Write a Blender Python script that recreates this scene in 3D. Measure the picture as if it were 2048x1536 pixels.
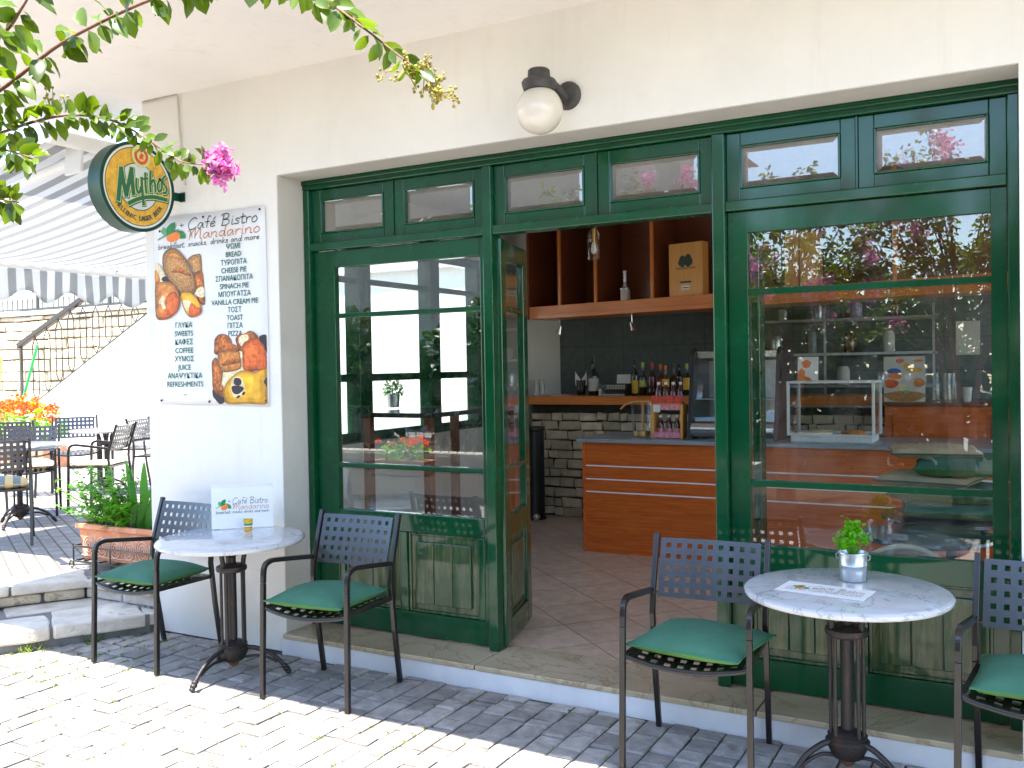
import bpy, math, random
from mathutils import Vector, Matrix, noise as mnoise
rnd = random.Random(7)
PI = math.pi
for o in list(bpy.data.objects):
    bpy.data.objects.remove(o)
SC = bpy.context.scene
COL = SC.collection

# ------------------------------------------------------------------ camera, sky, sun, exposure
RV = Vector((0.87585398, 0.48227143, -0.01714857))
UV = Vector((0.00587108, 0.02488382, 0.99967311))
FV = Vector((-0.48254051, 0.87566835, -0.01896314))
FOC = 1863.09
EYE = Vector((0, 0, 1.6))
cam = bpy.data.cameras.new("camera")
cam.sensor_width = 36.0
cam.lens = FOC / 2048 * 36.0
cam.clip_start = 0.05
cam.clip_end = 400
co = bpy.data.objects.new("camera", cam)
COL.objects.link(co)
co.matrix_world = Matrix(((RV.x, UV.x, -FV.x, 0), (RV.y, UV.y, -FV.y, 0), (RV.z, UV.z, -FV.z, 1.6), (0, 0, 0, 1)))
SC.camera = co
SUN_EL = math.radians(70)
SUN_AZ = math.radians(188)      # clockwise from +Y: the sun stands in front of the facade
sdir = Vector((math.sin(SUN_AZ) * math.cos(SUN_EL), math.cos(SUN_AZ) * math.cos(SUN_EL), math.sin(SUN_EL)))
W = bpy.data.worlds.new("World")
SC.world = W
W.use_nodes = True
wn = W.node_tree
sky = wn.nodes.new("ShaderNodeTexSky")
sky.sky_type = 'NISHITA'
sky.sun_disc = False
sky.sun_elevation = SUN_EL
sky.sun_rotation = SUN_AZ
sky.air_density = 1.0
sky.dust_density = 0.25
bg = wn.nodes["Background"]
wn.links.new(sky.outputs[0], bg.inputs[0])
bg.inputs[1].default_value = 0.15
sl = bpy.data.lights.new("sun", 'SUN')
sl.energy = 4.3
sl.angle = math.radians(0.5)
sl.color = (1.0, 0.95, 0.86)
so = bpy.data.objects.new("sun", sl)
COL.objects.link(so)
so.rotation_euler = sdir.to_track_quat('Z', 'Y').to_euler()
so.location = (0, -10, 30)
SC.view_settings.view_transform = 'Standard'
SC.view_settings.look = 'None'
SC.view_settings.exposure = 2.3
SC.view_settings.gamma = 1.0
SC.cycles.max_bounces = 10
SC.cycles.diffuse_bounces = 6
SC.cycles.glossy_bounces = 5
SC.cycles.transparent_max_bounces = 24
SC.cycles.transmission_bounces = 6
SC.cycles.caustics_reflective = False
SC.cycles.caustics_refractive = False
SC.cycles.sample_clamp_indirect = 6.0
SC.cycles.use_denoising = True


def at(px, py, Y):
    d = (px - 1024) / FOC * RV - (py - 768) / FOC * UV + FV
    return EYE + d * (Y / d.y)


def atz(px, py, z):
    d = (px - 1024) / FOC * RV - (py - 768) / FOC * UV + FV
    return EYE + d * ((z - 1.6) / d.z)


# ------------------------------------------------------------------ materials
def _nt(name):
    m = bpy.data.materials.new(name)
    m.use_nodes = True
    nt = m.node_tree
    return m, nt, nt.nodes["Principled BSDF"]


def N(nt, t, **kw):
    n = nt.nodes.new(t)
    for k, v in kw.items():
        if k.startswith('i_'):
            key = k[2:]
            key = int(key) if key.isdigit() else key.replace('_', ' ')
            n.inputs[key].default_value = v
        else:
            setattr(n, k, v)
    return n


def ramp(nt, fac, stops):
    r = nt.nodes.new("ShaderNodeValToRGB")
    e = r.color_ramp.elements
    while len(e) < len(stops):
        e.new(0.5)
    for i, (p, c) in enumerate(stops):
        e[i].position = p
        e[i].color = (c[0], c[1], c[2], 1) if hasattr(c, '__len__') else (c, c, c, 1)
    nt.links.new(fac, r.inputs[0])
    return r.outputs[0]


def mixc(nt, fac, a, b, mode='MIX'):
    m = nt.nodes.new("ShaderNodeMix")
    m.data_type = 'RGBA'
    m.blend_type = mode
    for sock, val in ((m.inputs[0], fac), (m.inputs[6], a), (m.inputs[7], b)):
        if isinstance(val, bpy.types.NodeSocket):
            nt.links.new(val, sock)
        elif hasattr(val, '__len__'):
            sock.default_value = (val[0], val[1], val[2], 1)
        else:
            sock.default_value = val
    return m.outputs[2]


def coords(nt, scale=(1, 1, 1), rot=(0, 0, 0), which="Object"):
    tc = nt.nodes.new("ShaderNodeTexCoord")
    mp = nt.nodes.new("ShaderNodeMapping")
    mp.inputs['Scale'].default_value = scale
    mp.inputs['Rotation'].default_value = rot
    nt.links.new(tc.outputs[which], mp.inputs[0])
    return mp.outputs[0]


def nz(nt, vec, scale, detail=4, rough=0.55, dist=0.0):
    n = N(nt, "ShaderNodeTexNoise", i_Scale=scale, i_Detail=detail, i_Roughness=rough, i_Distortion=dist)
    nt.links.new(vec, n.inputs['Vector'])
    return n.outputs[0]


def bump(nt, p, h, strength, dist=0.01):
    b = N(nt, "ShaderNodeBump", i_Strength=strength, i_Distance=dist)
    nt.links.new(h, b.inputs['Height'])
    nt.links.new(b.outputs[0], p.inputs['Normal'])
    return b


def pm(name, col, rough=0.5, var=0.12, vs=6.0, bmp=0.0, bs=60.0, metal=0.0, coat=0.0, island=0.0, stretch=(1, 1, 1), spec=None, dirt=None):
    m, nt, p = _nt(name)
    v = coords(nt, stretch)
    f = ramp(nt, nz(nt, v, vs), [(0.3, 0.0), (0.7, 1.0)])
    c = mixc(nt, f, [x * (1 - var) for x in col], [min(1, x * (1 + var)) for x in col])
    if island:
        g = nt.nodes.new("ShaderNodeNewGeometry")
        k = ramp(nt, g.outputs['Random Per Island'], [(0, 1 - island), (1, 1 + island)])
        c = mixc(nt, 1.0, c, k, 'MULTIPLY')
    if dirt:
        d = ramp(nt, nz(nt, v, dirt[1], 6, 0.65, 0.6), [(dirt[2], 0), (dirt[2] + 0.15, 1)])
        c = mixc(nt, d, c, dirt[0])
    nt.links.new(c, p.inputs['Base Color'])
    p.inputs['Roughness'].default_value = rough
    p.inputs['Metallic'].default_value = metal
    p.inputs['Coat Weight'].default_value = coat
    p.inputs['Coat Roughness'].default_value = 0.12
    if spec is not None:
        p.inputs['Specular IOR Level'].default_value = spec
    if bmp:
        bump(nt, p, nz(nt, v, bs, 5), bmp)
    return m


def leaf_mat(name, col, back, trans=0.5, rough=0.35):
    m, nt, p = _nt(name)
    g = nt.nodes.new("ShaderNodeNewGeometry")
    k = ramp(nt, g.outputs['Random Per Island'], [(0, 0.6), (1, 1.35)])
    c = mixc(nt, 1.0, mixc(nt, g.outputs['Backfacing'], col, back), k, 'MULTIPLY')
    nt.links.new(c, p.inputs['Base Color'])
    p.inputs['Roughness'].default_value = rough
    t = nt.nodes.new("ShaderNodeBsdfTranslucent")
    nt.links.new(mixc(nt, 1.0, (col[0] * 2.2, col[1] * 2.0, col[2] * 0.8), k, 'MULTIPLY'), t.inputs[0])
    mx = nt.nodes.new("ShaderNodeMixShader")
    mx.inputs[0].default_value = trans
    nt.links.new(p.outputs[0], mx.inputs[1])
    nt.links.new(t.outputs[0], mx.inputs[2])
    nt.links.new(mx.outputs[0], nt.nodes["Material Output"].inputs[0])
    return m


def glass_mat(name, base=0.05, dust=0.03, tint=(0.93, 0.96, 0.95), rough=0.0):
    m, nt, p = _nt(name)
    nt.nodes.remove(p)
    lw = N(nt, "ShaderNodeLayerWeight", i_Blend=0.5)
    pw = N(nt, "ShaderNodeMath", operation='POWER', i_1=4.0)
    nt.links.new(lw.outputs['Facing'], pw.inputs[0])
    ma = N(nt, "ShaderNodeMath", operation='MULTIPLY_ADD', i_1=0.8, i_2=base)
    nt.links.new(pw.outputs[0], ma.inputs[0])
    tr = nt.nodes.new("ShaderNodeBsdfTransparent")
    tr.inputs[0].default_value = (*tint, 1)
    gl = N(nt, "ShaderNodeBsdfGlossy", i_Roughness=rough)
    gl.inputs[0].default_value = (1, 1, 1, 1)
    m1 = nt.nodes.new("ShaderNodeMixShader")
    nt.links.new(ma.outputs[0], m1.inputs[0])
    nt.links.new(tr.outputs[0], m1.inputs[1])
    nt.links.new(gl.outputs[0], m1.inputs[2])
    df = nt.nodes.new("ShaderNodeBsdfDiffuse")
    df.inputs[0].default_value = (0.6, 0.57, 0.52, 1)
    v = coords(nt)
    f = ramp(nt, nz(nt, v, 4.0, 8, 0.7), [(0.45, 0.0), (0.8, dust * 4)])
    m2 = nt.nodes.new("ShaderNodeMixShader")
    nt.links.new(f, m2.inputs[0])
    nt.links.new(m1.outputs[0], m2.inputs[1])
    nt.links.new(df.outputs[0], m2.inputs[2])
    nt.links.new(m2.outputs[0], nt.nodes["Material Output"].inputs[0])
    return m


def plaster_mat(name, col=(0.82, 0.79, 0.735), stain=0.10):
    m, nt, p = _nt(name)
    v = coords(nt)
    a = nz(nt, v, 1.3, 6, 0.6, 0.4)
    b = nz(nt, v, 9.0, 5, 0.6)
    c = mixc(nt, ramp(nt, a, [(0.35, 0), (0.75, 1)]), col, [x * (1 - stain) for x in col])
    c = mixc(nt, ramp(nt, b, [(0.55, 0), (0.9, 0.5)]), c, [x * 0.86 for x in col])
    dr = nz(nt, coords(nt, (7, 7, 0.5)), 1.6, 6, 0.65)
    c = mixc(nt, ramp(nt, dr, [(0.56, 0), (0.80, 0.5)]), c, [x * y for x, y in zip(col, (0.84, 0.80, 0.74))])
    nt.links.new(c, p.inputs['Base Color'])
    p.inputs['Roughness'].default_value = 0.85
    h = nz(nt, v, 130.0, 4, 0.6)
    h2 = nz(nt, v, 14.0, 4, 0.6)
    mm = N(nt, "ShaderNodeMath", operation='MULTIPLY_ADD', i_1=2.5)
    nt.links.new(h2, mm.inputs[0])
    nt.links.new(h, mm.inputs[2])
    bump(nt, p, mm.outputs[0], 0.22, 0.004)
    return m


def paint_mat(name, col, sheen_wear=0.0, rough=0.22):
    m, nt, p = _nt(name)
    v = coords(nt, (1, 1, 0.12))
    v2 = coords(nt)
    g = nz(nt, v, 70.0, 5, 0.6)
    big = nz(nt, v2, 3.0, 5, 0.6)
    c = mixc(nt, ramp(nt, big, [(0.3, 0), (0.7, 1)]), col, [x * 1.5 for x in col])
    if sheen_wear:
        w = ramp(nt, nz(nt, v, 26.0, 7, 0.7, 0.3), [(0.52 - sheen_wear * 0.12, 0), (0.60, 1)])
        c = mixc(nt, w, c, (0.085, 0.105, 0.045))  # olive streaks paint in the reflection of the sunlit ground
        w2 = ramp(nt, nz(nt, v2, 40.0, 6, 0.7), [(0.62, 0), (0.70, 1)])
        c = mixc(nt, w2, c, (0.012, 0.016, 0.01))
    nt.links.new(c, p.inputs['Base Color'])
    r = ramp(nt, big, [(0.3, rough * 0.8), (0.7, rough * 1.5)])
    nt.links.new(r, p.inputs['Roughness'])
    p.inputs['Specular IOR Level'].default_value = 0.12
    p.inputs['Coat Weight'].default_value = 0.75
    p.inputs['Coat Roughness'].default_value = 0.08
    bump(nt, p, g, 0.30, 0.004)
    return m


def marble_mat(name, base, vein, scale=3.0, rough=0.12, dirt=None, rot=(0, 0, 0.6), coat=0.3, thick=0.04):
    m, nt, p = _nt(name)
    v = coords(nt, (1, 1, 1), rot)
    n1 = nz(nt, v, scale, 8, 0.6, 1.6)
    ab = N(nt, "ShaderNodeMath", operation='SUBTRACT', i_1=0.5)
    nt.links.new(n1, ab.inputs[0])
    a2 = N(nt, "ShaderNodeMath", operation='ABSOLUTE')
    nt.links.new(ab.outputs[0], a2.inputs[0])
    f = ramp(nt, a2.outputs[0], [(0.0, 1), (thick, 0)])
    cl = ramp(nt, nz(nt, v, scale * 0.7, 5, 0.6), [(0.35, 0), (0.7, 1)])
    c = mixc(nt, cl, base, [(x + y) / 2 * 1.0 for x, y in zip(base, vein)])
    c = mixc(nt, f, c, vein)
    if dirt:
        d = ramp(nt, nz(nt, v, 2.3, 6, 0.6, 0.8), [(0.5, 0), (0.75, 0.8)])
        c = mixc(nt, d, c, dirt)
    nt.links.new(c, p.inputs['Base Color'])
    p.inputs['Roughness'].default_value = rough
    p.inputs['Coat Weight'].default_value = coat
    return m


def wood_mat(name, c1, c2, scale=(1.2, 20, 20), rough=0.35, coat=0.2):
    m, nt, p = _nt(name)
    v = coords(nt, scale)
    f = nz(nt, v, 3.0, 6, 0.6, 0.8)
    c = mixc(nt, ramp(nt, f, [(0.35, 0), (0.65, 1)]), c1, c2)
    nt.links.new(c, p.inputs['Base Color'])
    p.inputs['Roughness'].default_value = rough
    p.inputs['Coat Weight'].default_value = coat
    bump(nt, p, f, 0.05, 0.003)
    return m


def brick_mat(name, c1, c2, mortar, bw, bh, ms=0.02, rot=(0, 0, 0), rough=0.8, bmp=0.4, off=0.5, axes=None):
    m, nt, p = _nt(name)
    v = coords(nt, (1, 1, 1), rot)
    if axes:
        sp = nt.nodes.new("ShaderNodeSeparateXYZ")
        cb = nt.nodes.new("ShaderNodeCombineXYZ")
        nt.links.new(v, sp.inputs[0])
        for i, a in enumerate(axes):
            nt.links.new(sp.outputs[a], cb.inputs[i])
        v = cb.outputs[0]
    b = N(nt, "ShaderNodeTexBrick", i_Scale=1.0, i_Mortar_Size=ms, i_Brick_Width=bw, i_Row_Height=bh, i_Mortar_Smooth=0.3, offset=off)
    b.inputs['Color1'].default_value = (*c1, 1)
    b.inputs['Color2'].default_value = (*c2, 1)
    b.inputs['Mortar'].default_value = (*mortar, 1)
    nt.links.new(v, b.inputs['Vector'])
    n = nz(nt, v, 12.0, 6, 0.65)
    c = mixc(nt, 0.55, b.outputs[0], ramp(nt, n, [(0.3, 0.35), (0.7, 1.0)]), 'MULTIPLY')
    nt.links.new(c, p.inputs['Base Color'])
    p.inputs['Roughness'].default_value = rough
    iv = N(nt, "ShaderNodeMath", operation='MULTIPLY_ADD', i_1=-1.0)
    nt.links.new(b.outputs[1], iv.inputs[0])
    nt.links.new(n, iv.inputs[2])
    bump(nt, p, iv.outputs[0], bmp, 0.01)
    return m


def stripe_mat(name, axis, period, ca, cb, trans=0.0, off=0.0, rough=0.8):
    m, nt, p = _nt(name)
    tc = nt.nodes.new("ShaderNodeTexCoord")
    sp = nt.nodes.new("ShaderNodeSeparateXYZ")
    nt.links.new(tc.outputs['Object'], sp.inputs[0])
    a = N(nt, "ShaderNodeMath", operation='ADD', i_1=off + 100 * period)
    nt.links.new(sp.outputs[axis], a.inputs[0])
    d = N(nt, "ShaderNodeMath", operation='DIVIDE', i_1=period)
    nt.links.new(a.outputs[0], d.inputs[0])
    fr = N(nt, "ShaderNodeMath", operation='FRACT')
    nt.links.new(d.outputs[0], fr.inputs[0])
    g = N(nt, "ShaderNodeMath", operation='GREATER_THAN', i_1=0.5)
    nt.links.new(fr.outputs[0], g.inputs[0])
    c = mixc(nt, g.outputs[0], ca, cb)
    nt.links.new(c, p.inputs['Base Color'])
    p.inputs['Roughness'].default_value = rough
    if trans:
        t = nt.nodes.new("ShaderNodeBsdfTranslucent")
        nt.links.new(c, t.inputs[0])
        mx = nt.nodes.new("ShaderNodeMixShader")
        mx.inputs[0].default_value = trans
        nt.links.new(p.outputs[0], mx.inputs[1])
        nt.links.new(t.outputs[0], mx.inputs[2])
        nt.links.new(mx.outputs[0], nt.nodes["Material Output"].inputs[0])
    return m


GREEN = (0.0006, 0.045, 0.0155)
M = dict(
    plaster=plaster_mat("white plaster"),
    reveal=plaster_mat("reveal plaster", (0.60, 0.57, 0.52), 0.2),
    soffit=plaster_mat("soffit plaster", (0.84, 0.80, 0.75), 0.06),
    inner=plaster_mat("interior plaster", (0.82, 0.78, 0.70), 0.1),
    handrail=pm("dark brown handrail", (0.022, 0.012, 0.010), 0.35, 0.2),
    kerb=plaster_mat("whitewashed kerb", (0.76, 0.76, 0.78), 0.34),
    green=paint_mat("green gloss paint", GREEN),
    sheen_wear=paint_mat("green paint with ground sheen and wear", (0.012, 0.046, 0.020), 0.6, 0.36),  # lower panels: ground reflection put into the colour, plus wear flecks
    glass=glass_mat("window glass", 0.085, 0.012),
    fanglass=glass_mat("bevelled fanlight glass", 0.15, 0.05),
    clear=glass_mat("clear glass", 0.035, 0.0, (0.96, 0.97, 0.97)),
    sill=marble_mat("cream marble sill", (0.52, 0.43, 0.30), (0.33, 0.25, 0.15), 2.4, 0.22, (0.34, 0.26, 0.15), (0, 0, 0.9), 0.15, 0.02),
    marble=marble_mat("white marble top", (0.60, 0.61, 0.63), (0.33, 0.35, 0.37), 2.2, 0.06, None, (0, 0, 0.6), 0.3, 0.012),
    paver=pm("grey paver", (0.315, 0.285, 0.26), 0.8, 0.26, 14.0, 0.6, 120.0, island=0.30, dirt=((0.17, 0.15, 0.13), 7.0, 0.56)),
    joint=pm("sandy joint", (0.085, 0.075, 0.055), 0.95, 0.3, 20.0, 0.5, 200.0),
    lane=brick_mat("lane paving", (0.42, 0.40, 0.38), (0.36, 0.34, 0.32), (0.14, 0.12, 0.09), 0.2, 0.12, 0.008, (0, 0, PI / 2)),
    terrace=brick_mat("terrace paving", (0.36, 0.33, 0.31), (0.30, 0.28, 0.26), (0.12, 0.10, 0.08), 0.2, 0.1, 0.008, (0, 0, 0.5)),
    slab=pm("rough limestone", (0.60, 0.54, 0.46), 0.85, 0.2, 7.0, 0.8, 45.0, island=0.12, dirt=((0.30, 0.25, 0.19), 4.0, 0.6)),
    riser=pm("yellow limestone", (0.46, 0.39, 0.28), 0.9, 0.3, 6.0, 0.9, 35.0, island=0.2, dirt=((0.16, 0.13, 0.10), 6.0, 0.55)),
    mortar=pm("grey mortar", (0.19, 0.185, 0.18), 0.95, 0.25, 12.0, 0.5, 90.0),
    tile=brick_mat("diagonal floor tile", (0.74, 0.56, 0.42), (0.68, 0.51, 0.38), (0.30, 0.21, 0.15), 0.40, 0.40, 0.005, (0, 0, 0.72), 0.3, 0.06, 0.0),
    wood=wood_mat("orange cherry veneer", (0.50, 0.085, 0.007), (0.68, 0.155, 0.018)),
    woodv=wood_mat("orange wood edge", (0.64, 0.17, 0.022), (0.70, 0.22, 0.04)),
    darkwood=wood_mat("dark red panel", (0.15, 0.040, 0.015), (0.20, 0.055, 0.020)),
    pine=wood_mat("pale pine", (0.72, 0.34, 0.07), (0.80, 0.42, 0.12), (20, 20, 1.2)),
    greytop=pm("grey counter top", (0.27, 0.31, 0.34), 0.3, 0.1),
    chrome=pm("brushed steel", (0.66, 0.66, 0.66), 0.22, 0.05, metal=1.0),
    zinc=pm("galvanised zinc", (0.60, 0.63, 0.66), 0.33, 0.14, 18.0, 0.06, 40, metal=0.9),
    black=pm("black plastic", (0.012, 0.012, 0.013), 0.35, 0.2),
    iron=pm("dark bronze powder coat", (0.011, 0.009, 0.0085), 0.30, 0.25, 12.0, coat=0.25, bmp=0.03, bs=150),
    plate=pm("dark steel plate", (0.016, 0.018, 0.026), 0.26, 0.2, 8.0, coat=0.8),
    cast=pm("rusty cast iron", (0.017, 0.013, 0.012), 0.5, 0.3, 14.0, 0.3, 80.0, dirt=((0.085, 0.03, 0.016), 9.0, 0.56)),
    rust=pm("bare rust", (0.17, 0.06, 0.03), 0.8, 0.3, 20.0, 0.4, 80.0),
    cushion=pm("green canvas", (0.048, 0.165, 0.105), 0.85, 0.10, 10.0, 0.35, 420.0),
    piping=pm("green piping", (0.035, 0.17, 0.085), 0.85, 0.1),
    under=pm("light green underside with bounce tint", (0.11, 0.27, 0.07), 0.85, 0.1, 10.0, 0.3, 400.0),  # lighter green paints light bounced off the ground into the underside
    beige=pm("beige canvas", (0.56, 0.43, 0.28), 0.9, 0.1, 10.0, 0.3, 400.0),
    paper=pm("white paper", (0.82, 0.82, 0.82), 0.6, 0.02),
    vinyl=pm("white vinyl", (0.78, 0.78, 0.79), 0.4, 0.03, 3.0, coat=0.1),
    ink=pm("dark green ink", (0.0, 0.115, 0.062), 0.5, 0.05),
    inkdark=pm("dark grey green ink", (0.02, 0.05, 0.045), 0.5, 0.05),
    inkorange=pm("orange brown ink", (0.50, 0.18, 0.05), 0.5, 0.05),
    orange=pm("orange print", (0.90, 0.22, 0.010), 0.5, 0.12, 30),
    leafprint=pm("green print", (0.008, 0.22, 0.05), 0.5, 0.3, 40),
    leafpale=pm("pale green print", (0.12, 0.42, 0.18), 0.5, 0.3, 40),
    loaf=pm("seeded crust print", (0.50, 0.25, 0.08), 0.5, 0.55, 120, dirt=((0.20, 0.08, 0.025), 90.0, 0.52)),
    crust=pm("golden crust print", (0.62, 0.20, 0.035), 0.5, 0.5, 22, dirt=((0.80, 0.48, 0.16), 26.0, 0.58)),
    pale=pm("pale crumb print", (0.80, 0.66, 0.42), 0.5, 0.3, 60),
    redbun=pm("red bun print", (0.75, 0.11, 0.015), 0.5, 0.45, 40),
    yellowbun=pm("yellow bun print", (0.88, 0.43, 0.02), 0.5, 0.3, 18, dirt=((0.86, 0.20, 0.01), 14.0, 0.58)),
    puff=pm("puff pastry print", (0.42, 0.10, 0.015), 0.5, 0.7, 70, dirt=((0.70, 0.28, 0.05), 60.0, 0.55)),
    darkprint=pm("dark print", (0.025, 0.015, 0.02), 0.5, 0.2),
    gold=pm("gold ring", (0.66, 0.37, 0.035), 0.35, 0.25, 26.0, coat=0.2),
    signwhite=pm("sign white", (0.74, 0.74, 0.75), 0.3, 0.03, coat=0.2),
    signgrey=pm("sign pale grey", (0.58, 0.63, 0.63), 0.3, 0.05),
    signgreen=pm("sign green", (0.003, 0.115, 0.045), 0.3, 0.1, coat=0.2),
    signlime=pm("sign pale lime", (0.55, 0.60, 0.24), 0.3, 0.1),
    signred=pm("sign red", (0.60, 0.07, 0.015), 0.3, 0.25, 60),
    rim=pm("sign rim green", (0.003, 0.045, 0.024), 0.42, 0.35, 8.0, coat=0.0, spec=0.25),
    opal=pm("opal glass globe", (0.72, 0.66, 0.57), 0.25, 0.06, 8.0, coat=0.3),
    lampmetal=pm("weathered lamp metal", (0.05, 0.045, 0.042), 0.5, 0.4, 22.0, bmp=0.2, bs=60),
    terracotta=pm("terracotta", (0.62, 0.25, 0.13), 0.85, 0.18, 9.0, 0.3, 60, dirt=((0.72, 0.46, 0.34), 8.0, 0.55)),
    terrapale=pm("limed terracotta relief", (0.74, 0.52, 0.40), 0.85, 0.15, 20.0),
    soil=pm("potting soil", (0.03, 0.02, 0.013), 1.0, 0.3, 40, 0.8, 90),
    leaf=leaf_mat("myrtle leaf", (0.080, 0.135, 0.005), (0.070, 0.110, 0.008), 0.40),
    leafdark=leaf_mat("dark shrub leaf", (0.022, 0.06, 0.008), (0.022, 0.055, 0.01), 0.3),  # darker leaf green, used on the garden shrubs
    basil=leaf_mat("basil leaf", (0.13, 0.36, 0.025), (0.11, 0.30, 0.03), 0.45),
    herb=leaf_mat("herb leaf", (0.15, 0.42, 0.018), (0.14, 0.38, 0.02), 0.5),
    blade=leaf_mat("sword leaf", (0.06, 0.22, 0.035), (0.06, 0.20, 0.03), 0.4),
    weed=leaf_mat("weed leaf", (0.14, 0.22, 0.03), (0.12, 0.2, 0.03), 0.4, 0.6),
    bark=pm("myrtle bark", (0.20, 0.09, 0.055), 0.8, 0.3, 20, 0.4, 80),
    petal=leaf_mat("pink petal", (0.58, 0.18, 0.56), (0.52, 0.13, 0.48), 0.3, 0.6),
    geranium=leaf_mat("orange red petal", (0.85, 0.12, 0.035), (0.75, 0.10, 0.03), 0.45, 0.6),
    bud=pm("flower bud", (0.34, 0.27, 0.035), 0.6, 0.3, 40, island=0.5, dirt=((0.30, 0.06, 0.03), 60.0, 0.60)),
    awning=stripe_mat("striped awning canvas", 1, 0.15, (0.82, 0.82, 0.82), (0.47, 0.48, 0.485), 0.5),
    stripe=stripe_mat("striped cushion cloth", 0, 0.11, (0.70, 0.50, 0.22), (0.20, 0.24, 0.23)),
    white=pm("white lacquer", (0.80, 0.79, 0.77), 0.4, 0.04),
    darktile=brick_mat("dark wall tile", (0.165, 0.20, 0.195), (0.15, 0.185, 0.18), (0.09, 0.11, 0.11), 0.45, 0.3, 0.004, (0, 0, 0), 0.35, 0.05, 0.0, (0, 2, 1)),
    barstone=pm("coursed bar stone", (0.56, 0.48, 0.34), 0.85, 0.22, 9.0, 0.7, 40.0, island=0.22),
    fieldstone=pm("field stone", (0.58, 0.48, 0.33), 0.9, 0.25, 5.0, 0.8, 25.0, island=0.22, dirt=((0.24, 0.18, 0.10), 5.0, 0.6)),
    darkjoint=pm("dark joint", (0.05, 0.042, 0.032), 1.0, 0.3, 20),
    farjoint=pm("brown joint", (0.16, 0.11, 0.06), 1.0, 0.3, 20),
    greenpole=pm("green pole", (0.02, 0.42, 0.09), 0.4, 0.1),
    yellowpole=pm("yellow pole", (0.75, 0.55, 0.03), 0.4, 0.1),
    wicker=brick_mat("woven wicker", (0.50, 0.38, 0.20), (0.40, 0.30, 0.17), (0.16, 0.12, 0.07), 0.02, 0.012, 0.15, (0, 0, 0), 0.7, 0.5, 0.5, (0, 2, 1)),
    tabledark=pm("dark table top", (0.018, 0.02, 0.025), 0.15, 0.2, coat=0.5),
    bottledark=pm("dark bottle glass", (0.012, 0.012, 0.010), 0.08, 0.2, coat=0.6),
    bottlegreen=pm("green bottle glass", (0.010, 0.035, 0.022), 0.08, 0.2, coat=0.6),
    bottlebrown=pm("amber bottle glass", (0.10, 0.032, 0.010), 0.08, 0.2, coat=0.6),
    bottlered=pm("dark red bottle", (0.07, 0.006, 0.008), 0.08, 0.2, coat=0.6),
    labelcream=pm("cream label", (0.62, 0.60, 0.54), 0.6, 0.08),
    labelyellow=pm("yellow label", (0.72, 0.46, 0.04), 0.6, 0.2, 60),
    labellime=pm("lime label", (0.45, 0.55, 0.12), 0.6, 0.2, 60),
    labelred=pm("red label", (0.62, 0.08, 0.05), 0.6, 0.4, 90),
    labelpink=pm("pink card", (0.72, 0.28, 0.38), 0.6, 0.4, 60),
    capred=pm("red cap", (0.45, 0.02, 0.04), 0.4, 0.1),
    bulbwhite=pm("frosted bulb", (0.75, 0.74, 0.70), 0.3, 0.03),
    brass=pm("brass", (0.60, 0.38, 0.12), 0.3, 0.1, metal=1.0),
    blueprint=pm("blue print", (0.02, 0.14, 0.48), 0.5, 0.2, 30),
    housewhite=plaster_mat("far white wash", (0.80, 0.79, 0.76), 0.05),
    housegrey=plaster_mat("grey render", (0.45, 0.42, 0.38), 0.15),
    slate=pm("roof tile", (0.30, 0.12, 0.07), 0.8, 0.3, 5.0),
)


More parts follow.
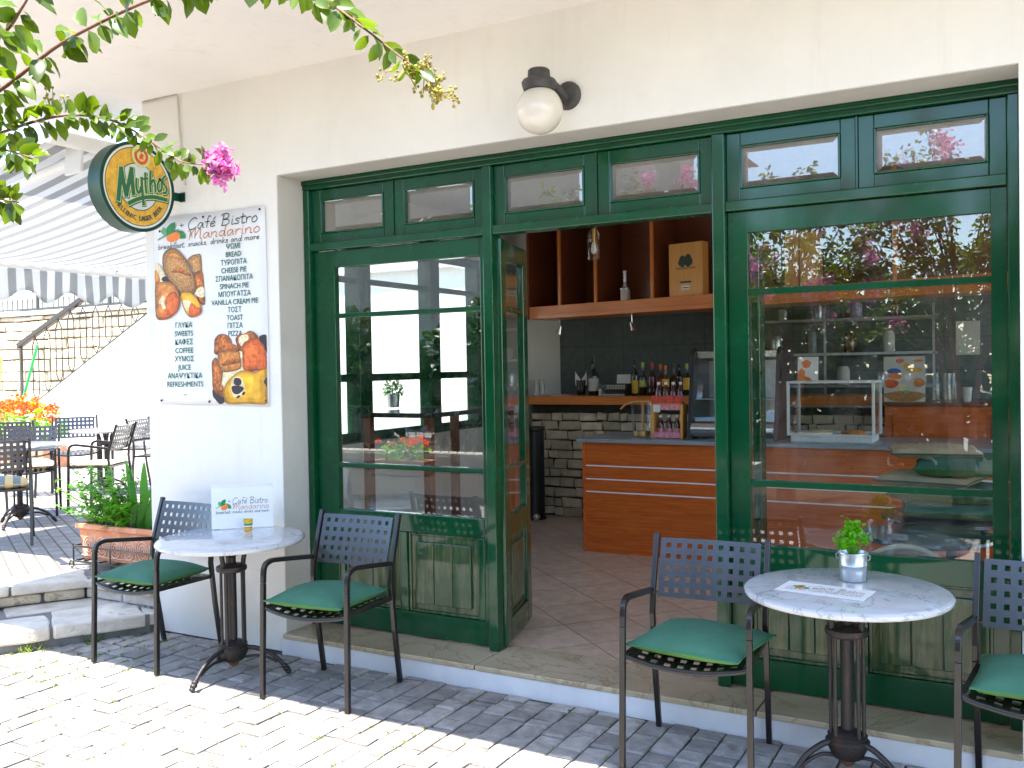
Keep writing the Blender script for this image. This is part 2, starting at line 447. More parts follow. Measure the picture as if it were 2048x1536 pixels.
# ------------------------------------------------------------------ mesh builder
class MB:
    def __init__(self):
        self.v, self.f, self.m, self.mats, self.cur = [], [], [], [], 0

    def use(self, mat):
        if mat not in self.mats:
            self.mats.append(mat)
        self.cur = self.mats.index(mat)
        return self

    def add(self, verts, faces, X=None):
        b = len(self.v)
        self.v += [tuple(X @ Vector(p)) if X else tuple(p) for p in verts]
        self.f += [tuple(b + i for i in q) for q in faces]
        self.m += [self.cur] * len(faces)
        return self

    def box(self, x0, x1, y0, y1, z0, z1, X=None):
        return self.add([(x0, y0, z0), (x1, y0, z0), (x1, y1, z0), (x0, y1, z0), (x0, y0, z1), (x1, y0, z1), (x1, y1, z1), (x0, y1, z1)],
                        [(0, 3, 2, 1), (4, 5, 6, 7), (0, 1, 5, 4), (1, 2, 6, 5), (2, 3, 7, 6), (3, 0, 4, 7)], X)

    def prism(self, pts, z0, z1, X=None, top=None):
        n = len(pts)
        a = sum(pts[i][0] * pts[(i + 1) % n][1] - pts[(i + 1) % n][0] * pts[i][1] for i in range(n))
        if a < 0:
            pts = pts[::-1]
            if top:
                top = top[::-1]
        tp = top or pts
        vs = [(p[0], p[1], z0) for p in pts] + [(p[0], p[1], z1) for p in tp]
        fs = [tuple(range(n - 1, -1, -1)), tuple(range(n, 2 * n))] + [(i, (i + 1) % n, n + (i + 1) % n, n + i) for i in range(n)]
        return self.add(vs, fs, X)

    def flat(self, pts, X=None):
        n = len(pts)
        a = sum(pts[i][0] * pts[(i + 1) % n][1] - pts[(i + 1) % n][0] * pts[i][1] for i in range(n))
        if a < 0:
            pts = pts[::-1]
        return self.add([(p[0], p[1], p[2] if len(p) > 2 else 0) for p in pts], [tuple(range(n))], X)

    def tube(self, pts, r, n=8, X=None, cap=True, closed=False, sq=False, up=None):
        pts = [Vector(p) for p in pts]
        k = len(pts)
        rr = r if hasattr(r, '__len__') else [r] * k
        if sq:
            n = 4
        ref = Vector(up) if up else None
        vs, fs = [], []
        prev = None
        for i, p in enumerate(pts):
            if closed:
                t = pts[(i + 1) % k] - pts[i - 1]
            else:
                t = pts[min(i + 1, k - 1)] - pts[max(i - 1, 0)]
            t.normalize()
            if prev is None:
                a = ref if ref else (Vector((0, 0, 1)) if abs(t.z) < 0.9 else Vector((1, 0, 0)))
                nrm = (a - t * a.dot(t)).normalized()
            else:
                nrm = (prev - t * prev.dot(t))
                nrm = nrm.normalized() if nrm.length > 1e-6 else prev
            prev = nrm
            bn = t.cross(nrm)
            for j in range(n):
                an = 2 * PI * (j + (0.5 if sq else 0)) / n
                s = rr[i] * (1.414 if sq else 1)
                vs.append(p + nrm * math.cos(an) * s + bn * math.sin(an) * s)
        m = k if closed else k - 1
        for i in range(m):
            for j in range(n):
                a, b = i * n + j, i * n + (j + 1) % n
                c, d = ((i + 1) % k) * n + (j + 1) % n, ((i + 1) % k) * n + j
                fs.append((a, b, c, d))
        if cap and not closed:
            fs.append(tuple(range(n - 1, -1, -1)))
            fs.append(tuple((k - 1) * n + j for j in range(n)))
        return self.add(vs, fs, X)

    def lathe(self, prof, n=24, X=None):
        vs, fs = [], []
        k = len(prof)
        for r, z in prof:
            for j in range(n):
                a = 2 * PI * j / n
                vs.append((r * math.cos(a), r * math.sin(a), z))
        for i in range(k - 1):
            for j in range(n):
                fs.append((i * n + j, i * n + (j + 1) % n, (i + 1) * n + (j + 1) % n, (i + 1) * n + j))
        if prof[0][0] > 1e-6:
            fs.append(tuple(range(n - 1, -1, -1)))
        if prof[-1][0] > 1e-6:
            fs.append(tuple((k - 1) * n + j for j in range(n)))
        return self.add(vs, fs, X)

    def ball(self, c, r, n=10, sq=(1, 1, 1)):
        prof = [(r * math.sin(PI * i / n), -r * math.cos(PI * i / n)) for i in range(n + 1)]
        prof[0] = (0.0005 * r, -r)
        prof[-1] = (0.0005 * r, r)
        return self.lathe(prof, 2 * n, Matrix.Translation(c) @ Matrix.Diagonal((*sq, 1)))

    def grid(self, fn, nu, nv, X=None):
        vs = [fn(i / nu, j / nv) for j in range(nv + 1) for i in range(nu + 1)]
        fs = [(j * (nu + 1) + i, j * (nu + 1) + i + 1, (j + 1) * (nu + 1) + i + 1, (j + 1) * (nu + 1) + i) for j in range(nv) for i in range(nu)]
        return self.add(vs, fs, X)

    def leaf(self, p, d, nrm, L, w, fold=0.25, curl=0.2):
        d = d.normalized()
        s = d.cross(nrm)
        if s.length < 1e-4:
            s = d.orthogonal()
        s.normalize()
        nn = s.cross(d)
        vs = [p]
        for t, ww in ((0.22, 0.72), (0.5, 1.0), (0.78, 0.72)):
            c = p + d * (L * t) - nn * (curl * L * t * t)
            vs += [c - s * (w * ww * 0.5) + nn * (fold * w * 0.5 * ww), c, c + s * (w * ww * 0.5) + nn * (fold * w * 0.5 * ww)]
        vs.append(p + d * L - nn * (curl * L))
        fs = [(0, 2, 1), (0, 3, 2), (1, 2, 5, 4), (2, 3, 6, 5), (4, 5, 8, 7), (5, 6, 9, 8), (7, 8, 10), (8, 9, 10)]
        return self.add(vs, fs)

    def build(self, name, mat=None, parent=None, smooth=None, bevel=0, loc=None, rot=None, solid=0, sub=0):
        me = bpy.data.meshes.new(name)
        me.from_pydata(self.v, [], self.f)
        if mat is not None:
            me.materials.append(mat)
        else:
            for mm in self.mats:
                me.materials.append(mm)
            me.polygons.foreach_set('material_index', self.m)
        if smooth is not None:
            me.polygons.foreach_set('use_smooth', [True] * len(self.f))
            if smooth < 179:
                me.set_sharp_from_angle(angle=math.radians(smooth))
        me.update()
        o = bpy.data.objects.new(name, me)
        COL.objects.link(o)
        if parent:
            o.parent = parent
        if loc is not None:
            o.location = loc
        if rot is not None:
            if isinstance(rot, Matrix):
                o.rotation_euler = rot.to_euler()
            else:
                o.rotation_euler = rot
        if solid:
            md = o.modifiers.new("solid", 'SOLIDIFY')
            md.thickness = solid
            md.offset = 0
        if sub:
            md = o.modifiers.new("sub", 'SUBSURF')
            md.levels = md.render_levels = sub
        if bevel:
            md = o.modifiers.new("bevel", 'BEVEL')
            md.width = bevel
            md.segments = 2
            md.limit_method = 'ANGLE'
            md.angle_limit = math.radians(40)
        return o


def thing(name, label, cat, loc=(0, 0, 0), rotz=0.0, group=None):
    o = bpy.data.objects.new(name, None)
    o.empty_display_size = 0.1
    COL.objects.link(o)
    o.location = loc
    o.rotation_euler = (0, 0, rotz)
    return tag(o, label, cat, group)


def tag(o, label, cat, group=None, kind=None):
    o['label'] = label
    o['category'] = cat
    if group:
        o['group'] = group
    if kind:
        o['kind'] = kind
    return o


def struct(o, kind='structure'):
    o['kind'] = kind
    return o


def kids(o):
    return [c for c in bpy.data.objects if c.parent == o]


def dup(root, loc, rotz, label):
    r = root.copy()
    COL.objects.link(r)
    r.location = loc
    r.rotation_euler = (0, 0, rotz)
    r['label'] = label
    for ch in kids(root):
        c = ch.copy()
        COL.objects.link(c)
        c.parent = r
        for g in kids(ch):
            d = g.copy()
            COL.objects.link(d)
            d.parent = c
    return r


def smoothline(pts, n=6, closed=False):
    P = [Vector(p) for p in pts]
    if len(P) < 3:
        return P
    out = []
    k = len(P)
    rng = range(k if closed else k - 1)
    for i in rng:
        if closed:
            a, b, c, d = P[i - 1], P[i], P[(i + 1) % k], P[(i + 2) % k]
        else:
            a, b, c, d = P[max(i - 1, 0)], P[i], P[i + 1], P[min(i + 2, k - 1)]
        for j in range(n):
            t = j / n
            out.append(0.5 * ((2 * b) + (c - a) * t + (2 * a - 5 * b + 4 * c - d) * t * t + (3 * b - a - 3 * c + d) * t ** 3))
    if not closed:
        out.append(P[-1])
    return out


def ribbon(mb, pts, w, z=0.0, X=None, n=5, taper=False):
    P = smoothline([Vector((p[0], p[1], 0)) for p in pts], n)
    k = len(P)
    vs = []
    for i, p in enumerate(P):
        t = P[min(i + 1, k - 1)] - P[max(i - 1, 0)]
        if t.length < 1e-9:
            t = Vector((1, 0, 0))
        t.normalize()
        s = Vector((-t.y, t.x, 0)) * w * 0.5
        e = Vector((0, 0, 0))
        if i == 0:
            e = -t * w * 0.35
        if i == k - 1:
            e = t * w * 0.35
        vs += [(p.x + s.x + e.x, p.y + s.y + e.y, z), (p.x - s.x + e.x, p.y - s.y + e.y, z)]
    mb.add(vs, [(2 * i, 2 * i + 1, 2 * i + 3, 2 * i + 2) for i in range(k - 1)], X)


def text_into(mb, body, size, x, y, z=0.0, X=None, align='CENTER', bold=0.0, xs=1.0, track=1.0, rot=0.0):
    if bold:
        for i_, (dx, dy) in enumerate(((-bold, 0), (bold, 0), (0, bold * .6), (0, -bold * .6))):
            D_ = Matrix.Rotation(rot, 4, 'Z') @ Vector((dx, dy, 0))
            text_into(mb, body, size, x + D_.x, y + D_.y, z + .00006 * i_, X, align, 0, xs, track, rot)
        return
    cu = bpy.data.curves.new("t", 'FONT')
    cu.body = body
    cu.size = size
    cu.align_x = align
    cu.space_character = track
    cu.resolution_u = 3
    ob = bpy.data.objects.new("t", cu)
    COL.objects.link(ob)
    dg = bpy.context.evaluated_depsgraph_get()
    me = bpy.data.meshes.new_from_object(ob.evaluated_get(dg))
    T = Matrix.Translation((x, y, z)) @ Matrix.Rotation(rot, 4, 'Z') @ Matrix.Diagonal((xs, 1, 1, 1))
    if X:
        T = X @ T
    mb.add([v.co[:] for v in me.vertices], [tuple(p.vertices) for p in me.polygons], T)
    bpy.data.objects.remove(ob)
    bpy.data.curves.remove(cu)
    bpy.data.meshes.remove(me)


# single-stroke handwriting (x-height 0.5, cap height 1)
GL = {
    'C': (0.72, [[(0.68, 0.86), (0.5, 1.0), (0.22, 0.8), (0.06, 0.4), (0.16, 0.04), (0.4, 0.0), (0.66, 0.16)]]),
    'a': (0.52, [[(0.42, 0.42), (0.26, 0.5), (0.08, 0.3), (0.1, 0.05), (0.24, 0.02), (0.42, 0.4), (0.42, 0.1), (0.52, 0.02)]]),
    'f': (0.40, [[(0.46, 0.92), (0.36, 1.0), (0.26, 0.8), (0.2, 0.0)], [(0.06, 0.5), (0.38, 0.52)]]),
    'e': (0.46, [[(0.06, 0.24), (0.3, 0.3), (0.38, 0.42), (0.24, 0.5), (0.08, 0.3), (0.12, 0.04), (0.4, 0.1)]]),
    'é': (0.46, [[(0.06, 0.24), (0.3, 0.3), (0.38, 0.42), (0.24, 0.5), (0.08, 0.3), (0.12, 0.04), (0.4, 0.1)], [(0.26, 0.66), (0.4, 0.86)]]),
    'B': (0.70, [[(0.2, 0.95), (0.08, 0.0)], [(0.02, 0.9), (0.3, 1.02), (0.56, 0.9), (0.44, 0.6), (0.16, 0.52), (0.5, 0.48), (0.6, 0.24), (0.4, 0.02), (0.06, 0.02)]]),
    'i': (0.24, [[(0.12, 0.48), (0.1, 0.02), (0.2, 0.02)], [(0.15, 0.68), (0.16, 0.72)]]),
    's': (0.42, [[(0.38, 0.44), (0.22, 0.5), (0.12, 0.38), (0.32, 0.2), (0.28, 0.04), (0.04, 0.04)]]),
    't': (0.36, [[(0.2, 0.86), (0.14, 0.1), (0.24, 0.0), (0.34, 0.06)], [(0.0, 0.54), (0.38, 0.58)]]),
    'r': (0.40, [[(0.1, 0.5), (0.1, 0.0)], [(0.1, 0.3), (0.24, 0.48), (0.4, 0.46)]]),
    'o': (0.50, [[(0.26, 0.5), (0.08, 0.3), (0.12, 0.05), (0.28, 0.0), (0.44, 0.22), (0.36, 0.46), (0.24, 0.5)]]),
    'M': (1.0, [[(0.0, 0.78), (0.16, 0.84), (0.1, 0.0)], [(0.16, 0.84), (0.3, 0.2)], [(0.12, 0.3), (0.44, 0.92), (0.5, 0.8), (0.48, 0.06)], [(0.5, 0.3), (0.8, 0.9), (0.86, 0.7), (0.84, 0.05), (0.96, 0.02)]]),
    'n': (0.52, [[(0.08, 0.5), (0.08, 0.0)], [(0.09, 0.28), (0.28, 0.5), (0.4, 0.38), (0.38, 0.04), (0.5, 0.02)]]),
    'm': (0.72, [[(0.06, 0.5), (0.06, 0.0)], [(0.07, 0.3), (0.22, 0.5), (0.32, 0.36), (0.32, 0.0)], [(0.33, 0.3), (0.5, 0.5), (0.6, 0.36), (0.6, 0.02), (0.68, 0.02)]]),
    'd': (0.54, [[(0.42, 0.4), (0.24, 0.5), (0.08, 0.26), (0.14, 0.03), (0.3, 0.06), (0.42, 0.36)], [(0.48, 1.0), (0.42, 0.08), (0.52, 0.02)]]),
    'b': (0.48, [[(0.14, 1.0), (0.08, 0.02)], [(0.1, 0.3), (0.28, 0.5), (0.42, 0.3), (0.32, 0.02), (0.08, 0.04)]]),
    'k': (0.46, [[(0.14, 1.0), (0.08, 0.0)], [(0.38, 0.5), (0.12, 0.26), (0.4, 0.0)]]),
    'c': (0.42, [[(0.38, 0.42), (0.24, 0.5), (0.08, 0.28), (0.14, 0.03), (0.38, 0.08)]]),
    ',': (0.22, [[(0.1, 0.04), (0.05, -0.12)]]),
    ' ': (0.36, []),
}


def script(mb, s, x, y, h, w, z, X, width, slant=0.12):
    tot = sum(GL[c][0] for c in s)
    kx = width / (tot * h)
    cx = x
    for c in s:
        adv, strokes = GL[c]
        for st in strokes:
            ribbon(mb, [(cx + (p[0] * kx + p[1] * slant) * h, y + p[1] * h) for p in st], w, z, X, 5)
        cx += adv * h * kx


def fruit_logo(parent, X, k, faded=0):
    """the cafe's fruit emblem and handwriting, k = width of the whole block in metres; origin is its lower left corner"""
    a = MB()
    e = [(0.17 + 0.068 * math.cos(t * PI / 14), 0.135 + 0.044 * math.sin(t * PI / 14) + 0.012 * math.cos(t * PI / 14)) for t in range(28)]
    lf = lambda p, q, w: [(p[0] + (q[0] - p[0]) * t - (q[1] - p[1]) * b, p[1] + (q[1] - p[1]) * t + (q[0] - p[0]) * b)
                          for t, b in ((0, 0), (0.2, w * .7), (0.45, w), (0.75, w * .75), (1, 0), (0.75, -w * .75), (0.45, -w), (0.2, -w * .7))]
    S = lambda pts: [(p[0] * k, ((p[1] - .135) * .70 + .097) * k) for p in pts]
    a.use(M['leafpale']).flat(S(lf((0.10, 0.155), (0.065, 0.25), 0.32)), X @ Matrix.Translation((0, 0, 0.0002)))
    a.use(M['leafprint']).flat(S(lf((0.105, 0.165), (0.19, 0.285), 0.28)), X @ Matrix.Translation((0, 0, 0.0004)))
    a.flat(S(lf((0.20, 0.19), (0.295, 0.11), 0.30)), X @ Matrix.Translation((0, 0, 0.0004)))
    a.use(M['orange']).flat(S(e), X @ Matrix.Translation((0, 0, 0.0006)))
    a.use(M['leafprint'])
    ribbon(a, S([(0.015, 0.125), (0.07, 0.15), (0.13, 0.17), (0.22, 0.205)]), 0.008 * k, 0.0007, X)
    a.use(M['inkdark'])
    for q in ((0.235, 0.245), (0.255, 0.225), (0.275, 0.245), (0.25, 0.26)):
        ribbon(a, S([(0.253, 0.238), q]), 0.005 * k, 0.0007, X)
    a.build("fruit_emblem", None, parent)
    b = MB()
    b.use(M['inkdark'])
    script(b, "Café Bistro", 0.31 * k, 0.136 * k, 0.078 * k, 0.0064 * k, 0.0006, X, 0.66 * k)
    b.build("name_lettering", None, parent)
    b = MB()
    b.use(M['inkorange'])
    script(b, "Mandarino", 0.31 * k, 0.066 * k, 0.074 * k, 0.0060 * k, 0.0006, X, 0.68 * k)
    b.build("name_lettering", None, parent)
    b = MB()
    b.use(M['inkdark'])
    script(b, "breakfast, snacks, drinks and more", 0.01 * k, 0.020 * k, 0.038 * k, 0.0045 * k, 0.0006, X, 0.97 * k)
    b.build("tagline_lettering", None, parent)


def foliage(mb, c, rad, n, L, w, seed=0, droop=0.2, flat=0.0, fold=0.25):
    r = random.Random(seed)
    for _ in range(n):
        while True:
            q = Vector((r.uniform(-1, 1), r.uniform(-1, 1), r.uniform(-1, 1)))
            if 0.02 < q.length < 1:
                break
        p = Vector((c[0] + q.x * rad[0], c[1] + q.y * rad[1], c[2] + q.z * rad[2]))
        d = (q + Vector((r.gauss(0, .5), r.gauss(0, .5), r.gauss(0, .5) - droop))).normalized()
        nn = Vector((r.gauss(0, .5), r.gauss(0, .5), 1 - flat))
        k = r.uniform(0.7, 1.25)
        mb.leaf(p, d, nn, L * k, w * k, fold, r.uniform(0, .4))


# ------------------------------------------------------------------ SETTING: ground, paving, terrace
g = MB()
g.box(-45, 45, -45, 45, -0.4, -0.020)
struct(g.build("ground", M['lane']))
pv = MB()
x = -5.7
while x < 0.75:
    wd = 0.118
    y = 1.9 + rnd.uniform(0, 0.2)
    ye = 3.976 if x < -3.84 else 3.953
    while y < ye - .005:
        ln = rnd.choice((0.09, 0.115, 0.13, 0.15, 0.17, 0.21))
        y1 = min(y + ln, ye)
        if y1 - y > 0.03:
            ga, gy, c = 0.0032, 0.0052, 0.011
            dz = max(-.004, min(.005, rnd.gauss(0, 0.0022)))
            t1, t2 = rnd.gauss(0, 0.0014), rnd.gauss(0, 0.0022)
            j = lambda: rnd.gauss(0, 0.0016)
            x0, x1, a0, a1 = x + ga, x + wd - ga, y + gy, y1 - gy
            vs = [(x0 + j(), a0 + j(), -0.03), (x1 + j(), a0 + j(), -0.03), (x1 + j(), a1 + j(), -0.03), (x0 + j(), a1 + j(), -0.03)]
            vs += [(p[0], p[1], -0.006 + dz) for p in vs]
            vs += [(x0 + c, a0 + c, dz - t1 - t2 - .001), (x1 - c, a0 + c, dz + t1 - t2 - .001), (x1 - c, a1 - c, dz + t1 + t2 - .001), (x0 + c, a1 - c, dz - t1 + t2 - .001)]
            fs = []
            for l in (0, 4):
                fs += [(l + i, l + (i + 1) % 4, l + 4 + (i + 1) % 4, l + 4 + i) for i in range(4)]
            fs.append((8, 9, 10, 11))
            pv.add(vs, fs)
        y = y1
    x += wd + 0.002
struct(pv.build("paving_stones", M['paver']))
jb = MB()
jb.box(-5.75, 0.8, 1.88, 3.977, -0.025, -0.0125)
struct(jb.build("joint_sand", M['joint']))
wd_ = MB()
for k in range(330):
    px, py = rnd.uniform(-5.4, 0.3), rnd.uniform(2.1, 3.9)
    if rnd.random() < 0.45:
        px = rnd.uniform(-5.2, -4.3)
        py = rnd.uniform(3.0, 3.9)
    px = round((px + 5.7) / 0.12) * 0.12 - 5.7
    for q in range(rnd.randint(2, 5)):
        d = Vector((rnd.gauss(0, .7), rnd.gauss(0, .7), rnd.uniform(0.3, 1)))
        wd_.leaf(Vector((px + rnd.gauss(0, .004), py + rnd.gauss(0, .012), -0.006)), d, Vector((rnd.gauss(0, 1), rnd.gauss(0, 1), .5)), rnd.uniform(.010, .026), .006)
for k in range(9):        # tufts at the foot of the step
    t = rnd.uniform(0.1, 1.0)
    bx, by = -4.82 - 0.30 * t, 3.72 - 0.52 * t
    for q in range(7):
        d = Vector((rnd.gauss(0.2, .5), rnd.gauss(-0.2, .5), 1))
        wd_.leaf(Vector((bx + rnd.gauss(0, .02), by + rnd.gauss(0, .02), -0.005)), d, Vector((rnd.gauss(0, 1), rnd.gauss(0, 1), .5)), rnd.uniform(.03, .07), .006, curl=.5)
struct(wd_.build("weeds", M['weed']), 'stuff')

EU = Vector((-0.53, -0.848, 0))      # along the step edge, away from the building
EV = Vector((-0.848, 0.53, 0))       # inwards, towards the terrace
C0 = Vector((-5.43, 4.0, 0))
tr = MB()
far = C0 + EU * 7
tr.prism([(C0.x - .02, C0.y + .02), (far.x, far.y), (-24, far.y), (-24, 14), (-4.771, 14), (-4.771, 4.0)], -0.02, 0.245)
struct(tr.build("terrace_paving", M['terrace']))

st = thing("stone_steps", "pale rough limestone steps with grey mortar beside the white wall corner", "steps", (-5.0, 3.6, 0))
off = Vector((-5.0, 3.6, 0))


def slab(u0, u1, v0, v1, z0, z1, base, name, mat, jit=0.012, bev=0.012):
    pts = []
    for (ua, va, ub, vb) in ((u0, v0, u1, v0), (u1, v0, u1, v1), (u1, v1, u0, v1), (u0, v1, u0, v0)):
        for t in (0, .25, .5, .75):
            p = base + EU * (ua + (ub - ua) * t) + EV * (va + (vb - va) * t)
            pts.append((p.x - off.x + rnd.gauss(0, jit * .6), p.y - off.y + rnd.gauss(0, jit * .6)))
    m = MB()
    m.prism(pts, z0, z1 + rnd.gauss(0, .003))
    return m.build(name, mat, st, bevel=bev)


F0 = Vector((-4.715, 3.90, 0))       # front edge of the lower step
mb = MB()
q = [F0 + EU * 0.0 + EV * 0.02, F0 + EU * 2.2 + EV * .02, F0 + EU * 2.2 + EV * .72, C0 + Vector((-.02, .0, 0)), Vector((-4.76, 3.97, 0))]
mb.prism([(p.x - off.x, p.y - off.y) for p in q], -0.02, 0.112)
mb.build("mortar_bed", M['mortar'], st)
for (a, b, c, d) in ((0.03, 0.53, 0.0, 0.40), (0.55, 1.05, 0.0, 0.33), (1.07, 1.7, 0.0, 0.36), (0.12, 0.78, 0.43, 0.66), (0.86, 1.5, 0.37, 0.66)):
    slab(a, b, c - .01, d, 0.045, 0.122, F0, "tread_stone", M['slab'])
slab(-0.09, 0.02, 0.03, 0.35, 0.045, 0.118, F0, "tread_stone", M['slab'])
for (a, b) in ((0.02, 0.26), (0.28, 0.62), (0.65, 1.1)):
    slab(a, b, -0.025, 0.2, 0.128, 0.196, C0, "riser_stone", M['riser'], .01, .02)
for (a, b) in ((0.0, 0.44), (0.455, 0.98), (1.0, 1.7)):
    slab(a, b, -0.05, 0.30, 0.198, 0.256, C0, "tread_stone", M['slab'], .006)
for (x0, x1, nm, z0, z1, y0, mt) in ((-5.42, -5.10, "riser_stone", .128, .196, 3.995, 'slab'), (-5.08, -4.785, "riser_stone", .128, .2, 3.99, 'slab'),
                                     (-5.40, -5.07, "tread_stone", .198, .253, 3.965, 'slab'), (-5.06, -4.785, "tread_stone", .2, .254, 3.96, 'slab')):
    m = MB()
    pts = []
    for t in range(6):
        pts.append((x0 + (x1 - x0) * t / 5 - off.x, y0 - off.y + rnd.gauss(0, .006)))
    pts += [(x1 - off.x, y0 + .2 - off.y), (x0 - off.x, y0 + .2 - off.y)]
    m.prism(pts, z0, z1)
    m.build(nm, M[mt], st, bevel=.012)

# ------------------------------------------------------------------ BUILDING
B = thing("cafe_building", "white plastered cafe with a green timber shopfront under a balcony", "building", (-2.0, 3.98, 0))
bo = Vector((-2.0, 3.98, 0))


def bmb():
    return MB()


class WB(MB):
    """boxes in world coordinates, stored relative to the building"""
    def wbox(self, x0, x1, y0, y1, z0, z1):
        return self.box(x0 - bo.x, x1 - bo.x, y0 - bo.y, y1 - bo.y, z0, z1)


XL, XR, ZT, ZB = -3.685, -0.015, 2.70, 0.11
w = WB()
w.wbox(-4.77, XL, 3.98, 4.27, 0, 3.27)
for (a, b, c, d) in ((XR, .55, 0, 3.27), (2.5, 3.2, 0, 3.27), (.55, 2.5, 0, .7), (.55, 2.5, 2.7, 3.27)):
    w.wbox(a, b, 3.98, 4.27, c, d)
w.wbox(XL, XR, 3.98, 4.27, ZT, 3.27)
w.build("wall", M['plaster'], B)
m = WB()
for (a, b) in ((.55, .65), (1.47, 1.58), (2.4, 2.5)):
    m.wbox(a, b, 4.19, 4.26, .7, 2.7)
m.wbox(.65, 1.47, 4.195, 4.255, 2.6, 2.7)
m.wbox(1.58, 2.4, 4.195, 4.255, 2.6, 2.7)
rw = m.build("added_front_window", M['green'], B, bevel=.004)  # second window, unseen, added so more daylight reaches the room
m = WB()
m.wbox(.6505, 1.4695, 4.22, 4.224, .7005, 2.5995)
m.wbox(1.5805, 2.3995, 4.22, 4.224, .7005, 2.5995)
m.build("pane", M['clear'], rw)
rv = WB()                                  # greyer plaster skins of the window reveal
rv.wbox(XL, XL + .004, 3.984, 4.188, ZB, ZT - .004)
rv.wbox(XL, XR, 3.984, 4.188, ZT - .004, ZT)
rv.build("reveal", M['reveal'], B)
s = WB()
s.wbox(-5.85, 3.6, 2.21, 4.3, 3.27, 3.46)
s.build("balcony_soffit", M['soffit'], B)
k = WB()
k.wbox(-3.70, 3.2, 3.955, 3.979, -0.02, 0.084)
k.build("kerb", M['kerb'], B, bevel=.006)
for (a, b) in ((XL, -2.425), (-2.418, -1.02), (-1.014, XR)):
    m = WB()
    m.wbox(a + .002, b, 3.948, 4.335, 0.0845, ZB)
    m.build("marble_sill", M['sill'], B, bevel=.004)
m = WB()
m.wbox(-4.55, 2.6, 4.336, 9.4, 0.0, 0.108)
m.build("tiled_floor", M['tile'], B)
# side wall with two big windows, back wall, right wall, ceiling
m = WB()
SX0, SX1 = -4.77, -4.56
m.wbox(SX0, SX1, 4.2705, 4.95, 0, 3.27)
m.wbox(SX0, SX1, 7.75, 9.5, 0, 3.27)
m.wbox(SX0, SX1, 4.95, 7.75, 0, 1.02)
m.wbox(SX0, SX1, 4.95, 7.75, 2.62, 3.27)
m.build("side_wall", M['plaster'], B)
m = WB()
m.wbox(SX1 + .002, 2.6, 9.4, 9.6, 0, 3.27)
m.build("back_wall", M['darktile'], B)
m = WB()
for (a, b, c, d) in ((4.271, 4.6, 0, 3.0), (9.2, 9.6, 0, 3.0), (4.6, 9.2, 0, .5), (4.6, 9.2, 2.8, 3.0)):
    m.wbox(2.6, 2.8, a, b, c, d)
m.build("right_wall", M['inner'], B)
m = WB()
for i in range(5):
    m.wbox(2.66, 2.74, 4.6 + i * 1.13, 4.68 + i * 1.13, .5, 2.8)
m.wbox(2.67, 2.73, 4.68, 9.12, 2.2, 2.26)
rw = m.build("side_window", M['green'], B, bevel=.004)  # right wall glazing, unseen, added to brighten the interior
m = WB()
m.wbox(2.695, 2.70, 4.6, 9.2, .501, 2.799)
m.build("pane", M['clear'], rw)
m = WB()
m.wbox(SX0, 2.8, 4.3, 9.6, 3.0, 3.3)
m.build("ceiling", M['soffit'], B)
sw = WB()
for (a, b) in ((4.95, 5.03), (5.84, 6.0), (6.86, 7.0), (7.66, 7.75)):
    sw.wbox(SX0 + .05, SX1 - .02, a, b, 1.02, 2.62)
for (a, b) in ((5.03, 5.84), (6.0, 6.86), (7.0, 7.66)):
    for (z0, z1) in ((1.02, 1.10), (1.50, 1.56), (2.27, 2.32), (2.54, 2.62)):
        sw.wbox(SX0 + .07, SX1 - .05, a, b, z0, z1)
sf = sw.build("side_window", M['green'], B, bevel=.004)
for (a, b) in ((5.03, 5.84), (6.0, 6.86), (7.0, 7.66)):
    gp = WB()
    gp.wbox(SX0 + .10, SX0 + .105, a + .001, b - .001, 1.101, 2.539)
    gp.build("pane", M['clear'], sf)

# green shopfront
FY = 4.19
fr = WB()
fr.wbox(XL, XR, FY, FY + .09, 2.642, ZT - .0045)
fr.wbox(XL + .0045, -3.637, FY, FY + .09, ZB, 2.642)
fr.wbox(-0.058, XR, FY, FY + .09, ZB, 2.642)
fr.wbox(-2.47, -2.414, FY - .004, FY + .10, ZB, 2.6415)
fr.wbox(-1.25, -1.190, FY - .004, FY + .10, ZB, 2.6415)
bays = ((-3.637, -2.47), (-2.414, -1.25), (-1.190, -0.058))
for (a, b) in bays:
    fr.wbox(a, b, FY + .001, FY + .09, 2.286, 2.332)
fr.wbox(XL + .0, XR, FY - .012, FY - .0005, 2.668, ZT - .0045)     # moulding on the head
fr.build("shopfront_frame", M['green'], B, bevel=.007)


def pane_bevel(m, x0, x1, z0, z1, y, bw=.022):
    """a pane with a ground bevel all round, front at y"""
    x0, x1, y = x0 - bo.x, x1 - bo.x, y - bo.y
    vs = [(x0, y + .004, z0), (x1, y + .004, z0), (x1, y + .004, z1), (x0, y + .004, z1),
          (x0 + bw, y, z0 + bw), (x1 - bw, y, z0 + bw), (x1 - bw, y, z1 - bw), (x0 + bw, y, z1 - bw)]
    m.add(vs, [(0, 1, 5, 4), (1, 2, 6, 5), (2, 3, 7, 6), (3, 0, 4, 7), (4, 5, 6, 7)])


